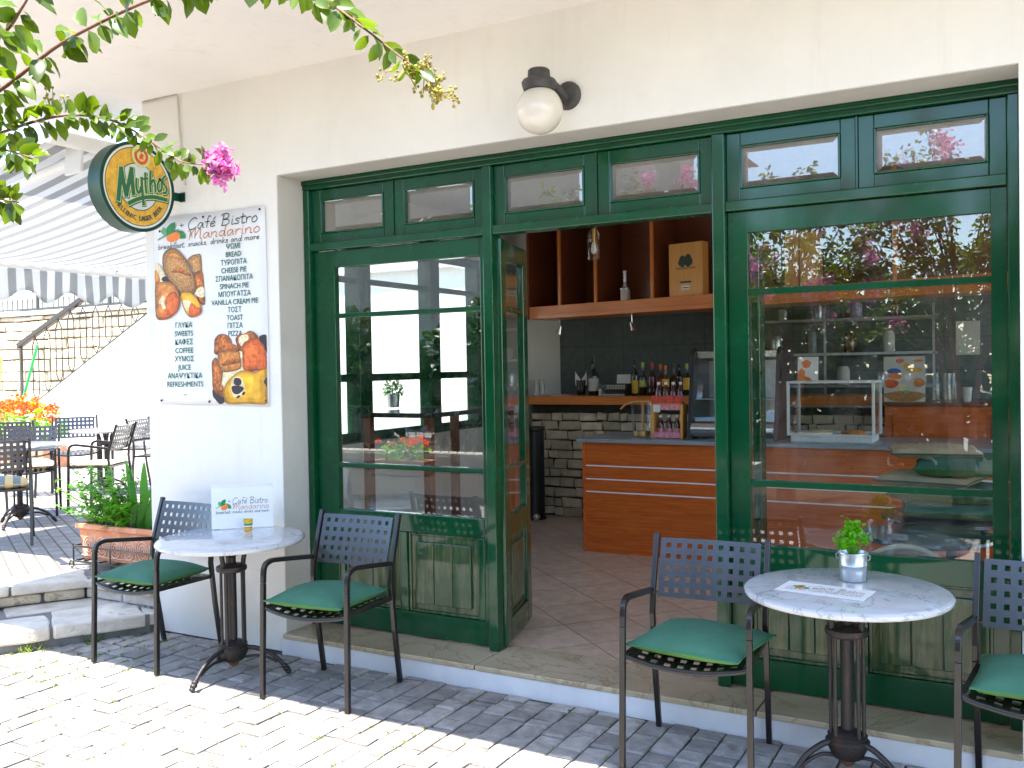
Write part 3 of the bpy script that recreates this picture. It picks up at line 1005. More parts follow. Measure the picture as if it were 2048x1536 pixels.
for (a, b) in bays:
    mid = (a + b) / 2
    for (x0, x1) in ((a, mid - .004), (mid + .004, b)):
        f = WB()
        e = .064
        y0, y1 = FY + .030, FY + .072
        f.wbox(x0, x0 + e, y0, y1, 2.333, 2.641)
        f.wbox(x1 - e, x1, y0, y1, 2.333, 2.641)
        f.wbox(x0 + e, x1 - e, y0, y1, 2.333, 2.388)
        f.wbox(x0 + e, x1 - e, y0, y1, 2.580, 2.641)
        # thin glazing bead
        i0, i1 = x0 + e, x1 - e
        f.wbox(i0, i0 + .010, y0 - .006, y0 + .02, 2.388, 2.580)
        f.wbox(i1 - .010, i1, y0 - .006, y0 + .02, 2.388, 2.580)
        f.wbox(i0 + .010, i1 - .010, y0 - .006, y0 + .02, 2.388, 2.397)
        f.wbox(i0 + .010, i1 - .010, y0 - .006, y0 + .02, 2.571, 2.580)
        fo = f.build("fanlight_window", M['green'], B, bevel=.004)
        p = MB()
        pane_bevel(p, i0 + .010, i1 - .010, 2.397, 2.571, y0 + .014)
        p.build("pane", M['fanglass'], fo)
    f = WB()
    f.wbox(mid - .004, mid + .004, FY + .022, FY + .07, 2.333, 2.641)
    f.build("cover_strip", M['green'], B)


def glazed_leaf(name, parent, x0, x1, z0, z1, gx0, gx1, gz0, gz1, bars, panels, y0, X, thick=.045, pane=True):
    """a timber leaf: stiles, rails, thin bars, raised lower panels, panes; local x z, y is depth"""
    f = MB()
    y1 = y0 + thick
    f.box(x0, gx0, y0, y1, z0, z1, X)
    f.box(gx1, x1, y0, y1, z0, z1, X)
    f.box(gx0, gx1, y0, y1, gz1, z1, X)
    pt = panels[0][3]
    pb = panels[0][2]
    f.box(gx0, gx1, y0, y1, pt, gz0, X)
    f.box(gx0, gx1, y0, y1, z0, pb, X)
    px = gx0
    for (a, b, c, d) in panels:
        if a > px + .002:
            f.box(px, a, y0 + .0005, y1, pb, pt, X)
        px = b
    if gx1 > px + .002:
        f.box(px, gx1, y0 + .0005, y1, pb, pt, X)
    for z in bars:
        f.box(gx0, gx1, y0 + .004, y1 - .008, z - .014, z + .014, X)
    fo = f.build(name, M['green'], parent, bevel=.005)
    for (a, b, c, d) in panels:
        q = MB()
        q.box(a + .001, b - .001, y0 + .022, y1 - .01, c, d, X)
        n = max(2, round((b - a) / .16))
        e = .05
        for i in range(n):      # vertical boards of the raised field
            s0 = a + e + (b - a - 2 * e) * i / n
            s1 = a + e + (b - a - 2 * e) * (i + 1) / n - .003
            q.box(s0, s1, y0 + .006, y0 + .0215, c + e, d - e, X)
        q.box(a + .001, a + .016, y0 + .012, y0 + .0215, c, d, X)
        q.box(b - .016, b - .001, y0 + .012, y0 + .0215, c, d, X)
        q.box(a + .016, b - .016, y0 + .012, y0 + .0215, c, c + .015, X)
        q.box(a + .016, b - .016, y0 + .012, y0 + .0215, d - .015, d, X)
        q.build("lower_panel", M['sheen_wear'], fo, bevel=.004)
    zz = [gz0] + sorted(bars) + [gz1]
    for i in range(len(zz) - 1):
        q = MB()
        c = zz[i] + (.014 if i else 0) + .0005
        d = zz[i + 1] - (.014 if i < len(zz) - 2 else 0) - .0005
        q.box(gx0 + .0005, gx1 - .0005, y0 + .020, y0 + .024, c, d, X)
        q.build("pane", M['glass'], fo)
    return fo


TB = Matrix.Translation(-bo)
glazed_leaf("fixed_door", B, -3.634, -2.472, .118, 2.284, -3.487, -2.512, .795, 2.185, (1.048, 1.908),
            ((-3.45, -3.06, .25, .69), (-3.01, -2.55, .25, .69)), FY + .035, TB)
glazed_leaf("shop_window", B, -1.188, -0.060, .118, 2.284, -1.098, -0.118, .768, 2.188, (1.05, 1.918),
            ((-1.13 + .035, -.66, .25, .66), (-.60, -.13, .25, .66)), FY + .035, TB)
# the two open door leaves, hinged on the posts
for (hx, ang, sgn) in ((-2.400, math.radians(104.5), 1), (-1.262, math.radians(85), -1)):
    X = TB @ Matrix.Translation((hx, FY + .07, 0)) @ Matrix.Rotation(ang, 4, 'Z')
    if sgn > 0:
        glazed_leaf("open_door", B, 0.0, 0.575, .125, 2.275, .095, .485, .80, 2.17, (1.05, 1.91), ((.11, .47, .25, .68),), 0.0, X, .042)
    else:
        glazed_leaf("open_door", B, 0.0, 0.575, .125, 2.275, .095, .485, .80, 2.17, (1.05, 1.91), ((.11, .47, .25, .68),), -.042, X, .042)

# ------------------------------------------------------------------ facade fittings
t = thing("wall_lamp", "round opal globe lamp on a dark bracket above the shopfront", "wall lamp", (-1.865, 3.98, 2.86))
m = MB()
m.lathe([(0.066, 0), (0.066, .012), (0.058, .022), (0.045, .028), (0.0005, .030)], 20, Matrix.Rotation(PI / 2, 4, 'X'))
m.build("wall_plate", M['lampmetal'], t, 40)
m = MB()
m.tube(smoothline([(0, -.02, -.01), (-.01, -.06, .0), (-.03, -.12, .03), (-.05, -.17, .04)], 5), .024, 12)
m.build("bracket_arm", M['lampmetal'], t, 60)
gx, gy, gz = -.052, -.20, -.105
m = MB()
m.lathe([(0.055, .085), (.070, .088), (.076, .105), (.080, .125), (.074, .135), (.052, .142), (.050, .178), (.044, .184), (.0005, .186)], 24, Matrix.Translation((gx, gy, gz)))
m.build("lamp_cap", M['lampmetal'], t, 40)
m = MB()
m.ball((gx, gy, gz), .107, 16)
m.build("globe", M['opal'], t, 180)

t = thing("beer_sign", "round green and gold beer sign projecting from the white wall", "sign", (-4.38, 3.98, 2.65))
R = .25
SX = Matrix(((0, 0, 1, 0), (1, 0, 0, -.36), (0, 1, 0, 0), (0, 0, 0, 1)))     # local x -> +Y, y -> Z, normal -> +X
m = MB()
prof = [(R - .012, -.115), (R - .002, -.11), (R, -.10), (R, -.012), (R + .003, -.004), (R - .002, .004), (R - .014, .004), (R - .016, -.004), (.0005, -.004)]
m.lathe(prof, 64, SX)
m.build("drum", M['rim'], t, 40)
m = MB()
circ = lambda r, n=64: [(r * math.cos(2 * PI * i / n), r * math.sin(2 * PI * i / n)) for i in range(n)]
lay = lambda h: SX @ Matrix.Translation((0, 0, h))
m.use(M['signwhite']).flat(circ(R - .0165), lay(-.003))
m.use(M['inkdark']).flat(circ(R * .885), lay(-.0025))
m.use(M['gold']).flat(circ(R * .868), lay(-.002))
m.use(M['inkdark']).flat(circ(R * .535), lay(-.0015))
m.use(M['signgrey']).flat(circ(R * .515), lay(-.001))
m.build("face", None, t)
m = MB()
Z3 = lambda p: ((p[0] - 842) / 542 * R, -((p[1] - 762) - .19 * (p[0] - 842)) / 620 * R)
my = [([(540, 930), (590, 510)], .027), ([(590, 505), (620, 700), (655, 870)], .027), ([(655, 870), (700, 680), (740, 515)], .026), ([(740, 510), (748, 700), (760, 855)], .026),
      ([(806, 650), (804, 760), (822, 835), (850, 835), (870, 770)], .015), ([(884, 640), (888, 800), (905, 1005)], .018),
      ([(942, 575), (940, 740), (950, 845)], .016), ([(915, 655), (975, 645)], .013),
      ([(1022, 545), (1012, 700), (1015, 830)], .016), ([(1018, 735), (1052, 670), (1080, 700), (1088, 830)], .014),
      ([(1162, 655), (1122, 740), (1140, 830), (1182, 800), (1190, 700), (1162, 655)], .014),
      ([(1248, 612), (1205, 655), (1218, 720), (1262, 785), (1255, 845), (1212, 855)], .014),
      ([(690, 985), (850, 925), (1050, 908), (1250, 955)], .022)]
for (mt, ex, h) in (('signgreen', .013, .0002), ('signlime', .009, .0008), ('signgreen', 0, .0014)):
    m.use(M[mt])
    for i, (st_, wd) in enumerate(my):
        sh = (.004, -.004) if (mt == 'signgreen' and ex) else (0, 0)
        ribbon(m, [(Z3(p)[0] + sh[0], Z3(p)[1] + sh[1]) for p in st_], wd + ex, h + i * .00002, SX)
m.build("brand_lettering", None, t)
m = MB()
m.use(M['inkdark'])
txt = "HELLENIC LAGER BEER"
for i, ch in enumerate(txt):
    a = math.radians(218 + (325 - 218) * i / (len(txt) - 1))
    text_into(m, ch, .037, R * .76 * math.cos(a), R * .76 * math.sin(a), .0005, SX, 'CENTER', .0012, .9, 1, a + PI / 2)
m.build("arc_lettering", None, t)
m = MB()
mc = Matrix.Translation((.075 * R, .70 * R, 0))
m.use(M['signlime']).flat(circ(R * .255, 40), SX @ mc @ Matrix.Translation((0, 0, .003)))
m.use(M['signred']).flat(circ(R * .19, 40), SX @ mc @ Matrix.Translation((0, 0, .0034)))
m.use(M['signlime']).flat(circ(R * .115, 32), SX @ mc @ Matrix.Translation((0, 0, .0037)))
m.use(M['signred'])
m.flat([(-.012, -.022), (.0, -.016), (.016, -.020), (.012, -.004), (.018, .008), (.004, .018), (-.010, .014), (-.004, .004), (-.016, .002)], SX @ mc @ Matrix.Translation((0, 0, .004)))
m.build("medallion", None, t)
m = MB()
m.box(-.075, -.069, -.115, -.001, -.025, .025)
m.box(-.075, -.03, -.004, -.0005, -.028, .028)
m.use(M['rim'])
m.build("bracket", M['rim'], t, bevel=.001)

m = MB()
m.tube([(-4.755, 3.972, 3.262), (-4.46, 3.972, 3.262), (-4.447, 3.972, 3.25), (-4.44, 3.972, 3.10), (-4.425, 3.972, 2.9), (-4.40, 3.972, 2.72)], .006, 6)
tag(m.build("cable", M['reveal'], None, 60), "thin grey cable running down the wall to the round sign", "cable")

# ------------------------------------------------------------------ menu poster
PW, PH = 0.915, 1.125
t = thing("menu_poster", "tall white menu poster with bread pictures pinned to the wall", "poster", (-4.682, 3.978, 1.408))
PX = Matrix.Rotation(PI / 2, 4, 'X')          # local x -> X, y -> Z, normal -> -Y
m = MB()
m.grid(lambda u, v: (u * PW, -.003 - .004 * math.sin(u * 5 + v * 3) ** 2, v * PH + u * (1 - v) * -.012 + (1 - u) * v * .01), 12, 14)
m.build("sheet", M['vinyl'], t, 180, solid=.002)
PL = PX @ Matrix.Translation((0, 0, .0095))


def puv(px, py):
    u = (px - 312) / 224.0
    tp = 432 - 15 * u
    bt = 803 + 7 * u
    return (u * PW, (1 - (py - tp) / (bt - tp)) * PH)


fruit_logo(t, PL @ Matrix.Translation((.028, .925, 0)), .86)
m = MB()
m.use(M['ink'])
c2 = ["ΨΩΜΙ", "BREAD", "ΤΥΡΟΠΙΤΑ", "CHEESE PIE", "ΣΠΑΝΑΚΟΠΙΤΑ", "SPINACH PIE", "ΜΠΟΥΓΑΤΣΑ", "VANILLA CREAM PIE", "ΤΟΣΤ", "TOAST", "ΠΙΤΣΑ", "PIZZA"]
for i, s_ in enumerate(c2):
    text_into(m, s_, .043, .665, (1 - .198 - i * .0409) * PH, 0, PL, 'CENTER', .0007, .95)
m.build("menu_lettering", None, t)
m = MB()
m.use(M['ink'])
c1 = ["ΓΛΥΚΑ", "SWEETS", "ΚΑΦΕΣ", "COFFEE", "ΧΥΜΟΣ", "JUICE", "ΑΝΑΨΥΚΤΙΚΑ", "REFRESHMENTS", "..."]
for i, s_ in enumerate(c1):
    text_into(m, s_, .045, .243, (1 - .592 - i * .0452) * PH, 0, PL, 'CENTER', .0007, .99)
m.build("menu_lettering", None, t)
z4 = lambda x, y: puv(300 + x / 6.144, 410 + y / 6.144)
z5 = lambda x, y: puv(300 + x / 7.68, 620 + y / 7.68)


def _tones(nm, col, var, vs, dirt):
    return [pm(nm + " tone", [min(.95, c * f) for c in col], 0.5, var, vs, dirt=([min(.95, c * f) for c in dirt[0]], dirt[1], dirt[2])) for f in (.42, .75, 1.0, 1.22)]


TONES = dict(loaf=_tones("seeded crust", (0.50, 0.25, 0.08), .55, 90, ((0.24, 0.10, 0.03), 120.0, 0.52)),
             crust=_tones("golden crust", (0.62, 0.22, 0.04), .4, 22, ((0.82, 0.50, 0.18), 30.0, 0.58)),
             redbun=_tones("red bun", (0.75, 0.13, 0.02), .45, 40, ((0.85, 0.30, 0.05), 34.0, 0.60)),
             yellowbun=_tones("yellow bun", (0.86, 0.42, 0.02), .3, 18, ((0.84, 0.22, 0.01), 20.0, 0.58)),
             puff=_tones("puff pastry", (0.42, 0.11, 0.018), .6, 60, ((0.72, 0.32, 0.07), 60.0, 0.55)))


def picture(name, zf, items):
    m = MB()
    for i, (mt, pts) in enumerate(items):
        P = [Vector((*zf(*p), 0)) for p in pts]
        P = [(p.x, p.y, 0) for p in smoothline(P, 4, True)]
        P = [(min(max(p[0], .004), PW - .006), p[1], 0) for p in P]
        cx_ = sum(p[0] for p in P) / len(P)
        cy_ = sum(p[1] for p in P) / len(P)
        tones = ((1, 0), (.90, 1), (.72, 2), (.45, 3)) if mt in TONES else ((1, 0),)
        for q, (sc, k_) in enumerate(tones):
            ox, oy = -.10 * (1 - sc) * .12, .10 * (1 - sc) * .3
            Q = [(cx_ + (p[0] - cx_) * sc + ox, cy_ + (p[1] - cy_) * sc + oy, 0) for p in P]
            m.use(TONES[mt][k_] if mt in TONES else M[mt]).flat(Q, PL @ Matrix.Translation((0, 0, .0001 + .0003 * i + .00006 * q)))
    m.build(name, None, t)


picture("bread_picture", z4, [
    ('loaf', [(510, 650), (560, 600), (620, 585), (680, 600), (690, 800), (695, 1000), (640, 960), (600, 850), (560, 740)]),
    ('puff', [(590, 830), (690, 800), (710, 1000), (712, 1200), (650, 1180), (600, 1040)]),
    ('pale', [(600, 1060), (640, 1000), (705, 1000), (710, 1110), (640, 1110)]),
    ('pale', [(85, 690), (150, 700), (200, 790), (228, 880), (170, 920), (85, 960)]),
    ('crust', [(85, 760), (120, 790), (150, 880), (110, 940), (85, 940)]),
    ('darkprint', [(170, 880), (240, 840), (400, 1000), (430, 1070), (390, 1090), (300, 960)]),
    ('loaf', [(190, 600), (215, 540), (270, 500), (340, 490), (400, 530), (480, 620), (540, 720), (590, 850), (615, 960), (600, 1050), (520, 1070), (420, 1060), (380, 1010), (300, 930), (230, 820), (190, 720)]),
    ('crust', [(240, 600), (270, 575), (330, 575), (420, 600), (470, 640), (400, 640), (330, 610)]),
    ('puff', [(300, 790), (360, 750), (430, 750), (500, 790), (560, 850), (480, 830), (390, 800)]),
    ('crust', [(85, 940), (150, 910), (250, 900), (330, 940), (390, 1040), (405, 1150), (380, 1260), (300, 1340), (200, 1375), (85, 1330)]),
    ('redbun', [(230, 1100), (330, 1030), (395, 1110), (390, 1230), (310, 1320), (200, 1365), (120, 1340), (210, 1290)]),
    ('pale', [(130, 1150), (180, 1080), (210, 1090), (200, 1160), (220, 1230), (180, 1240), (160, 1180)]),
    ('yellowbun', [(415, 1080), (450, 1045), (540, 1050), (610, 1110), (670, 1220), (670, 1310), (600, 1350), (530, 1355), (470, 1290), (430, 1180)]),
    ('redbun', [(540, 1180), (620, 1230), (670, 1250), (668, 1310), (600, 1350), (520, 1350), (520, 1290)]),
    ('pale', [(445, 1150), (500, 1140), (550, 1170), (530, 1220), (500, 1280), (465, 1230)]),
])
picture("pastry_picture", z5, [
    ('pale', [(1100, 640), (1420, 620), (1500, 930), (1480, 1000), (1160, 1200), (1120, 1000)]),
    ('darkprint', [(985, 1210), (1060, 1250), (1150, 1320), (1165, 1400), (1090, 1440), (1010, 1350), (985, 1310)]),
    ('darkprint', [(1690, 430), (1815, 415), (1815, 700), (1760, 560)]),
    ('puff', [(1025, 560), (1030, 450), (1080, 380), (1150, 360), (1230, 385), (1280, 450), (1300, 520), (1350, 540), (1390, 590), (1395, 640), (1200, 650), (1080, 680), (1020, 650)]),
    ('crust', [(1080, 680), (1150, 630), (1380, 640), (1410, 700), (1415, 900), (1180, 950), (1150, 900), (1090, 850)]),
    ('puff', [(1160, 800), (1380, 760), (1400, 810), (1160, 850)]),
    ('puff', [(985, 790), (1050, 720), (1090, 850), (1150, 920), (1140, 1000), (1120, 1150), (1180, 1260), (1150, 1330), (1000, 1230), (985, 1000)]),
    ('puff', [(1350, 450), (1400, 380), (1480, 370), (1560, 330), (1640, 370), (1680, 450), (1560, 520), (1450, 560), (1440, 640), (1390, 600), (1370, 540)]),
    ('pale', [(1400, 440), (1450, 390), (1530, 390), (1540, 460), (1470, 510), (1440, 560), (1400, 500)]),
    ('redbun', [(1460, 560), (1560, 470), (1680, 450), (1750, 550), (1790, 650), (1800, 920), (1650, 940), (1510, 950), (1450, 880), (1450, 700)]),
    ('yellowbun', [(1150, 1240), (1200, 1120), (1300, 1010), (1450, 930), (1640, 960), (1815, 920), (1815, 1180), (1815, 1445), (1500, 1445), (1210, 1440), (1160, 1330)]),
    ('pale', [(1270, 1170), (1310, 1040), (1410, 1030), (1450, 1110), (1470, 1230), (1420, 1330), (1330, 1340), (1280, 1270)]),
    ('darkprint', [(1325, 1050), (1400, 1050), (1430, 1110), (1400, 1160), (1320, 1140)]),
    ('darkprint', [(1285, 1170), (1400, 1165), (1465, 1210), (1380, 1290), (1300, 1270)]),
    ('darkprint', [(1345, 1340), (1390, 1310), (1410, 1325), (1370, 1355)]),
    ('darkprint', [(1430, 1290), (1465, 1255), (1478, 1285), (1450, 1312)]),
    ('darkprint', [(1755, 1110), (1815, 1040), (1815, 1200), (1780, 1160)]),
])
for (px, py) in ((326, 455), (417, 431), (527, 423), (321, 797), (421, 802), (531, 803)):
    m = MB()
    u = puv(px, py)
    m.ball((u[0], -.011, u[1]), .0075, 6, (1, .6, 1))
    m.build("pin", M['black'], t, 180)

# ------------------------------------------------------------------ chairs, cushions, tables
def lattice(x0, x1, y0, y1, nx, ny, hole, mx, my_, fn):
    """a plate with nx by ny square holes; fn maps (x, y) to 3D"""
    def cuts(a, b, n, mg):
        out = [a]
        st_ = (b - a - 2 * mg - hole) / (n - 1)
        for i in range(n):
            c = a + mg + i * st_
            out += [c, c + hole]
        return out + [b]
    xs, ys = cuts(x0, x1, nx, mx), cuts(y0, y1, ny, my_)
    m = MB()
    vs = [fn(x, y) for y in ys for x in xs]
    w_ = len(xs)
    fs = []
    for j in range(len(ys) - 1):
        for i in range(w_ - 1):
            if i % 2 == 1 and j % 2 == 1:
                continue
            fs.append((j * w_ + i, j * w_ + i + 1, (j + 1) * w_ + i + 1, (j + 1) * w_ + i))
    m.add(vs, fs)
    return m


def make_chair(label):
    t = thing("cafe_chair", label, "chair", (0, 0, 0), 0, "metal armchairs with lattice backs")
    tb = .0115
    for s in (-1, 1):
        m = MB()
        m.tube([(s * .252, -.235, 0), (s * .250, -.225, .30), (s * .248, -.218, .56)], tb, sq=True, up=(0, 1, 0))
        m.build("leg", M['iron'], t, bevel=.003)
        m = MB()
        m.tube([(s * .238, .235, 0), (s * .240, .190, .28), (s * .240, .170, .46)], tb, sq=True, up=(0, 1, 0))
        m.build("leg", M['iron'], t, bevel=.003)
        m = MB()
        m.tube([(s * .248, -.218, .561)] + smoothline([(s * .248, -.216, .60), (s * .248, -.205, .642), (s * .248, -.165, .660), (s * .247, -.10, .656), (s * .243, .16, .622)], 5), tb, sq=True, up=(0, 1, 0))
        m.build("armrest", M['iron'], t, bevel=.003)
    for s in (-1, 1):
        m = MB()
        m.tube([(s * .240, .170, .461), (s * .240, .163, .52), (s * .240, .172, .60), (s * .239, .252, .855)], tb, sq=True, up=(0, 1, 0))
        m.build("back_post", M['iron'], t, bevel=.003)
    yb = lambda z: .172 + (z - .60) * .3137
    m = lattice(-.215, .215, .595, .838, 9, 5, .020, .024, .020, lambda x, z: (x, yb(z) - .004 + .012 * (1 - (x / .215) ** 2) - .006, z))
    o = m.build("backrest", M['plate'], t, solid=.004)
    m = MB()
    for s in (-1, 1):
        for z in (.61, .822):
            m.tube([(s * .208, yb(z) - .006, z), (s * .238, yb(z), z)], .006, 6)
    m.build("back_bolts", M['iron'], t)
    m = MB()
    zs = .445
    m.tube(smoothline([(-.245, -.214, zs), (-.20, -.222, zs - .012), (-.1, -.232, zs - .026), (0, -.236, zs - .030), (.1, -.232, zs - .026), (.20, -.222, zs - .012), (.245, -.214, zs)], 3), .011, 8)
    for s in (-1, 1):
        m.tube([(s * .236, -.214, zs), (s * .230, .170, zs - .004)], .010, sq=True)
    m.tube([(-.228, .166, zs - .006), (.228, .166, zs - .006)], .010, sq=True)
    m.build("seat_frame", M['iron'], t, bevel=.002)
    m = lattice(-.218, .218, -.220, .155, 8, 7, .026, .022, .020,
                lambda x, y: (x, y, zs + .006 - (.034 * (1 - (x / .24) ** 2)) * max(0, min(1, (.0 - y) / .22)) - .010 * (1 - (x / .22) ** 2)))
    m.build("seat", M['iron'], t, solid=.004)
    return t


chairs = [
    ((-4.277, 3.600), 0.0, "black lattice chair in the corner left of the first marble table"),
    ((-3.030, 3.605), 0.055, "black lattice chair standing before the closed green door"),
    ((-1.172, 3.660), 0.065, "black lattice chair right in front of the open doorway"),
    ((0.057, 3.705), -0.075, "black lattice chair cut off by the right photo edge"),
]
first = make_chair(chairs[0][2])
first.location = (*chairs[0][0], 0)
first.rotation_euler = (0, 0, chairs[0][1])
for (p, r, lb) in chairs[1:]:
    dup(first, (p[0], p[1], 0), r, lb)


def cushion_mesh(L=.21, W_=.20, H=.052, seed=1, full=.55):
    r = random.Random(seed)
    ph = [r.uniform(0, 6) for _ in range(4)]

    def outline(u, v):
        x, y = 2 * u - 1, 2 * v - 1
        k = 1 - .055 * (1 - min(1, abs(x)) ** 2) * (abs(y) ** 3) * 1.0
        k2 = 1 - .055 * (1 - min(1, abs(y)) ** 2) * (abs(x) ** 3) * 1.0
        return x * k2 * L, y * k * W_

    def prof(u, v):
        x, y = 2 * u - 1, 2 * v - 1
        e = max(0, 1 - abs(x) ** 2.4) ** full * max(0, 1 - abs(y) ** 2.4) ** full
        return e * (1 + .06 * math.sin(3 * x + ph[0]) * math.sin(2.6 * y + ph[1]) + .04 * math.sin(7 * x * y + ph[2]) + .025 * math.sin(9 * (x - y) + ph[3]) * (x * x + y * y))
    m = MB()
    top = lambda u, v: (*outline(u, v), H * .50 + H * prof(u, v) * .74)
    bot = lambda u, v: (*outline(u, v), H * .50 - H * .49 * prof(u, v) ** .6)
    m.grid(top, 22, 22)
    b = len(m.v)
    b_ = MB()
    b_.grid(lambda u, v: bot(1 - u, v), 22, 22)
    return m, b_, outline, H


def make_cushion(name, label, mat, pip, seed, loc, rotz, group, L=.222, W_=.208, H=.078, full=.55):
    t = thing(name, label, "cushion", loc, rotz, group)
    m, b_, ol, H = cushion_mesh(L, W_, H, seed, full)
    m.build("cover", mat, t, 180)
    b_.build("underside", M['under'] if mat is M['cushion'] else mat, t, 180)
    e = MB()
    pts = []
    for i in range(22):
        pts.append((*ol(i / 22, 0), H * .50))
    for i in range(22):
        pts.append((*ol(1, i / 22), H * .50))
    for i in range(22):
        pts.append((*ol(1 - i / 22, 1), H * .50))
    for i in range(22):
        pts.append((*ol(0, 1 - i / 22), H * .50))
    e.tube(pts, .0042, 6, closed=True)
    e.build("piping", pip, t, 60)
    return t


zc = .4435
make_cushion("seat_cushion", "green cushion on the chair in the corner beside the white wall", M['cushion'], M['piping'], 1, (-4.275, 3.572, zc), .02, "green seat cushions on the front chairs")
make_cushion("seat_cushion", "plump green cushion on the chair before the closed door", M['cushion'], M['piping'], 2, (-3.035, 3.575, zc), .075, "green seat cushions on the front chairs")
make_cushion("seat_cushion", "green cushion on the chair in front of the open doorway", M['cushion'], M['piping'], 3, (-1.150, 3.635, zc), -.10, "green seat cushions on the front chairs", .232, .212, .080)
make_cushion("seat_cushion", "green cushion on the cut off chair at the right edge", M['cushion'], M['piping'], 4, (.062, 3.685, zc), -.05, "green seat cushions on the front chairs")


def make_table(label, loc, rotz, foot=.27, ped=0):
    t = thing("bistro_table", label, "table", loc, rotz, "round marble bistro tables")
    m = MB()
    m.lathe([(.0005, .700), (.355, .700), (.372, .704), (.378, .712), (.378, .722), (.372, .729), (.362, .731), (.0005, .731)], 72)
    m.build("tabletop", M['marble'], t, 40)
    c = MB()
    c.tube([(0, 0, .09), (0, 0, .70)], .024, 12)
    for i in range(3):
        a = 2 * PI * i / 3 + PI / 6
        ca, sa = math.cos(a), math.sin(a)
        ta = (-sa, ca)
        for s in (-1, 1):          # a pair of slim rods per face
            q = [(.058 * ca + s * .018 * ta[0], .058 * sa + s * .018 * ta[1], z) for z in (.17, .56)]
            c.tube(q, .0078, 8)
        c.tube(smoothline([(.060 * ca, .060 * sa, .575), (.064 * ca, .064 * sa, .62), (.078 * ca, .078 * sa, .665), (.115 * ca, .115 * sa, .700)], 5), [.013] * 15 + [.010], 8)
    for (z, r1, r2) in ((.555, .072, .078), (.575, .078, .072)):
        pass
    c.lathe([(.020, .545), (.062, .550), (.076, .556), (.080, .566), (.077, .580), (.060, .588), (.030, .592), (.022, .60)], 24)
    c.lathe([(.022, .625), (.036, .640), (.030, .655), (.040, .675), (.024, .70)], 16)
    c.lathe([(.030, .075), (.055, .088), (.066, .110), (.078, .135), (.082, .150), (.070, .160), (.074, .172), (.050, .186), (.024, .195)], 24)
    c.build("pedestal", M['cast'], t, 50)
    m = MB()
    m.lathe([(.0005, .048), (.012, .052), (.024, .062), (.030, .075), (.0005, .078)], 16)
    m.build("finial", M['rust'], t, 60)
    for i in range(3):
        a = 2 * PI * i / 3 + PI / 6
        X = Matrix.Rotation(a, 4, 'Z')
        m = MB()
        f = foot
        up = smoothline([(.060, 0, .150), (f * .45, 0, .142), (f * .72, 0, .105), (f * .90, 0, .055), (f * .985, 0, .022), (f * 1.02, 0, .012)], 5)
        lo = smoothline([(.055, 0, .098), (f * .45, 0, .105), (f * .66, 0, .088), (f * .80, 0, .066)], 5)
        m.tube(up, [.013 - .002 * math.sin(PI * k_ / len(up)) for k_ in range(len(up))], 8, X)
        m.tube(lo, .0075, 8, X)
        for (rx, zz, rr) in ((f * .93, .046, .0185), (f * .965, .031, .0195), (f * 1.0, .016, .0165)):
            m.ball(tuple(X @ Vector((rx, 0, zz))), rr, 6, (1, 1, .75))
        m.build("leg", M['cast'], t, 60)
    return t


# feet measured on the paving: one towards the camera on the left, one right, one back
make_table("marble bistro table with the menu card before the white wall", (-3.652, 3.545, 0), math.radians(-93 - 30 + 4), .285)
make_table("marble bistro table with the potted herb before the shop window", (-.603, 3.705, 0), math.radians(90 - 30 + 8), .235)

# card standing on the left table
t = thing("menu_card", "white cafe card standing upright on the left marble table", "card", (-3.795, 3.775, .732), math.radians(43))
m = MB()
X = Matrix.Rotation(math.radians(-9), 4, 'X')
m.box(-.165, .165, -.001, .001, 0.0, .235, X)
m.box(-.165, .165, .068, .070, 0.0, .232, Matrix.Rotation(math.radians(9), 4, 'X') @ Matrix.Translation((0, .0, .0)))
m.build("sheet", M['paper'], t)
fruit_logo(t, X @ PX @ Matrix.Translation((-.145, .075, .0018)) @ Matrix.Diagonal((1, 1.5, 1, 1)), .29)
t = thing("striped_cup", "small yellow green and orange striped cup before the standing card", "cup", (-3.715, 3.735, .732))
m = MB()
for (mt, prof) in (('labelyellow', [(.019, .0005), (.020, .012)]), ('orange', [(.020, .012), (.0215, .021)]), ('paper', [(.0215, .021), (.0225, .028)]), ('leafprint', [(.0225, .028), (.0235, .037)]), ('labellime', [(.0235, .037), (.0245, .045)]), ('labelyellow', [(.0245, .045), (.026, .060), (.0235, .060), (.020, .045), (.0005, .04)])):
    m.use(M[mt]).lathe(prof, 20)
m.build("body", None, t, 60)
# card lying and bucket on the right table
t = thing("paper_card", "white cafe card lying flat on the right marble table", "card", (-.668, 3.632, .7325), math.radians(-7))
m = MB()
m.box(-.165, .165, -.085, .085, 0, .0015)
m.build("sheet", M['paper'], t)
fruit_logo(t, Matrix.Translation((-.14, -.05, .0018)) @ Matrix.Diagonal((1, 1.5, 1, 1)), .29)
t = thing("zinc_bucket", "small galvanised bucket on the right marble table", "bucket", (-.600, 3.855, .732))
m = MB()
m.lathe([(.0005, .001), (.047, .001), (.048, .003), (.050, .040), (.0515, .060), (.053, .062), (.0515, .064), (.0545, .108), (.058, .110), (.0575, .113), (.053, .112), (.050, .095), (.0005, .095)], 40)
m.build("body", M['zinc'], t, 50)
m = MB()
m.lathe([(.0005, .096), (.049, .096), (.0005, .099)], 20)
m.build("soil", M['soil'], t)
m = MB()
for s in (-1, 1):
    m.tube([(s * .055, 0, .106), (s * .064, 0, .100), (s * .062, 0, .086), (s * .054, 0, .082)], .003, 6)
m.build("handle_lug", M['zinc'], t)
t = thing("herb_plant", "bright green bushy herb growing in the zinc bucket", "plant", (-.600, 3.855, .828))
m = MB()
r = random.Random(5)
stems = MB()
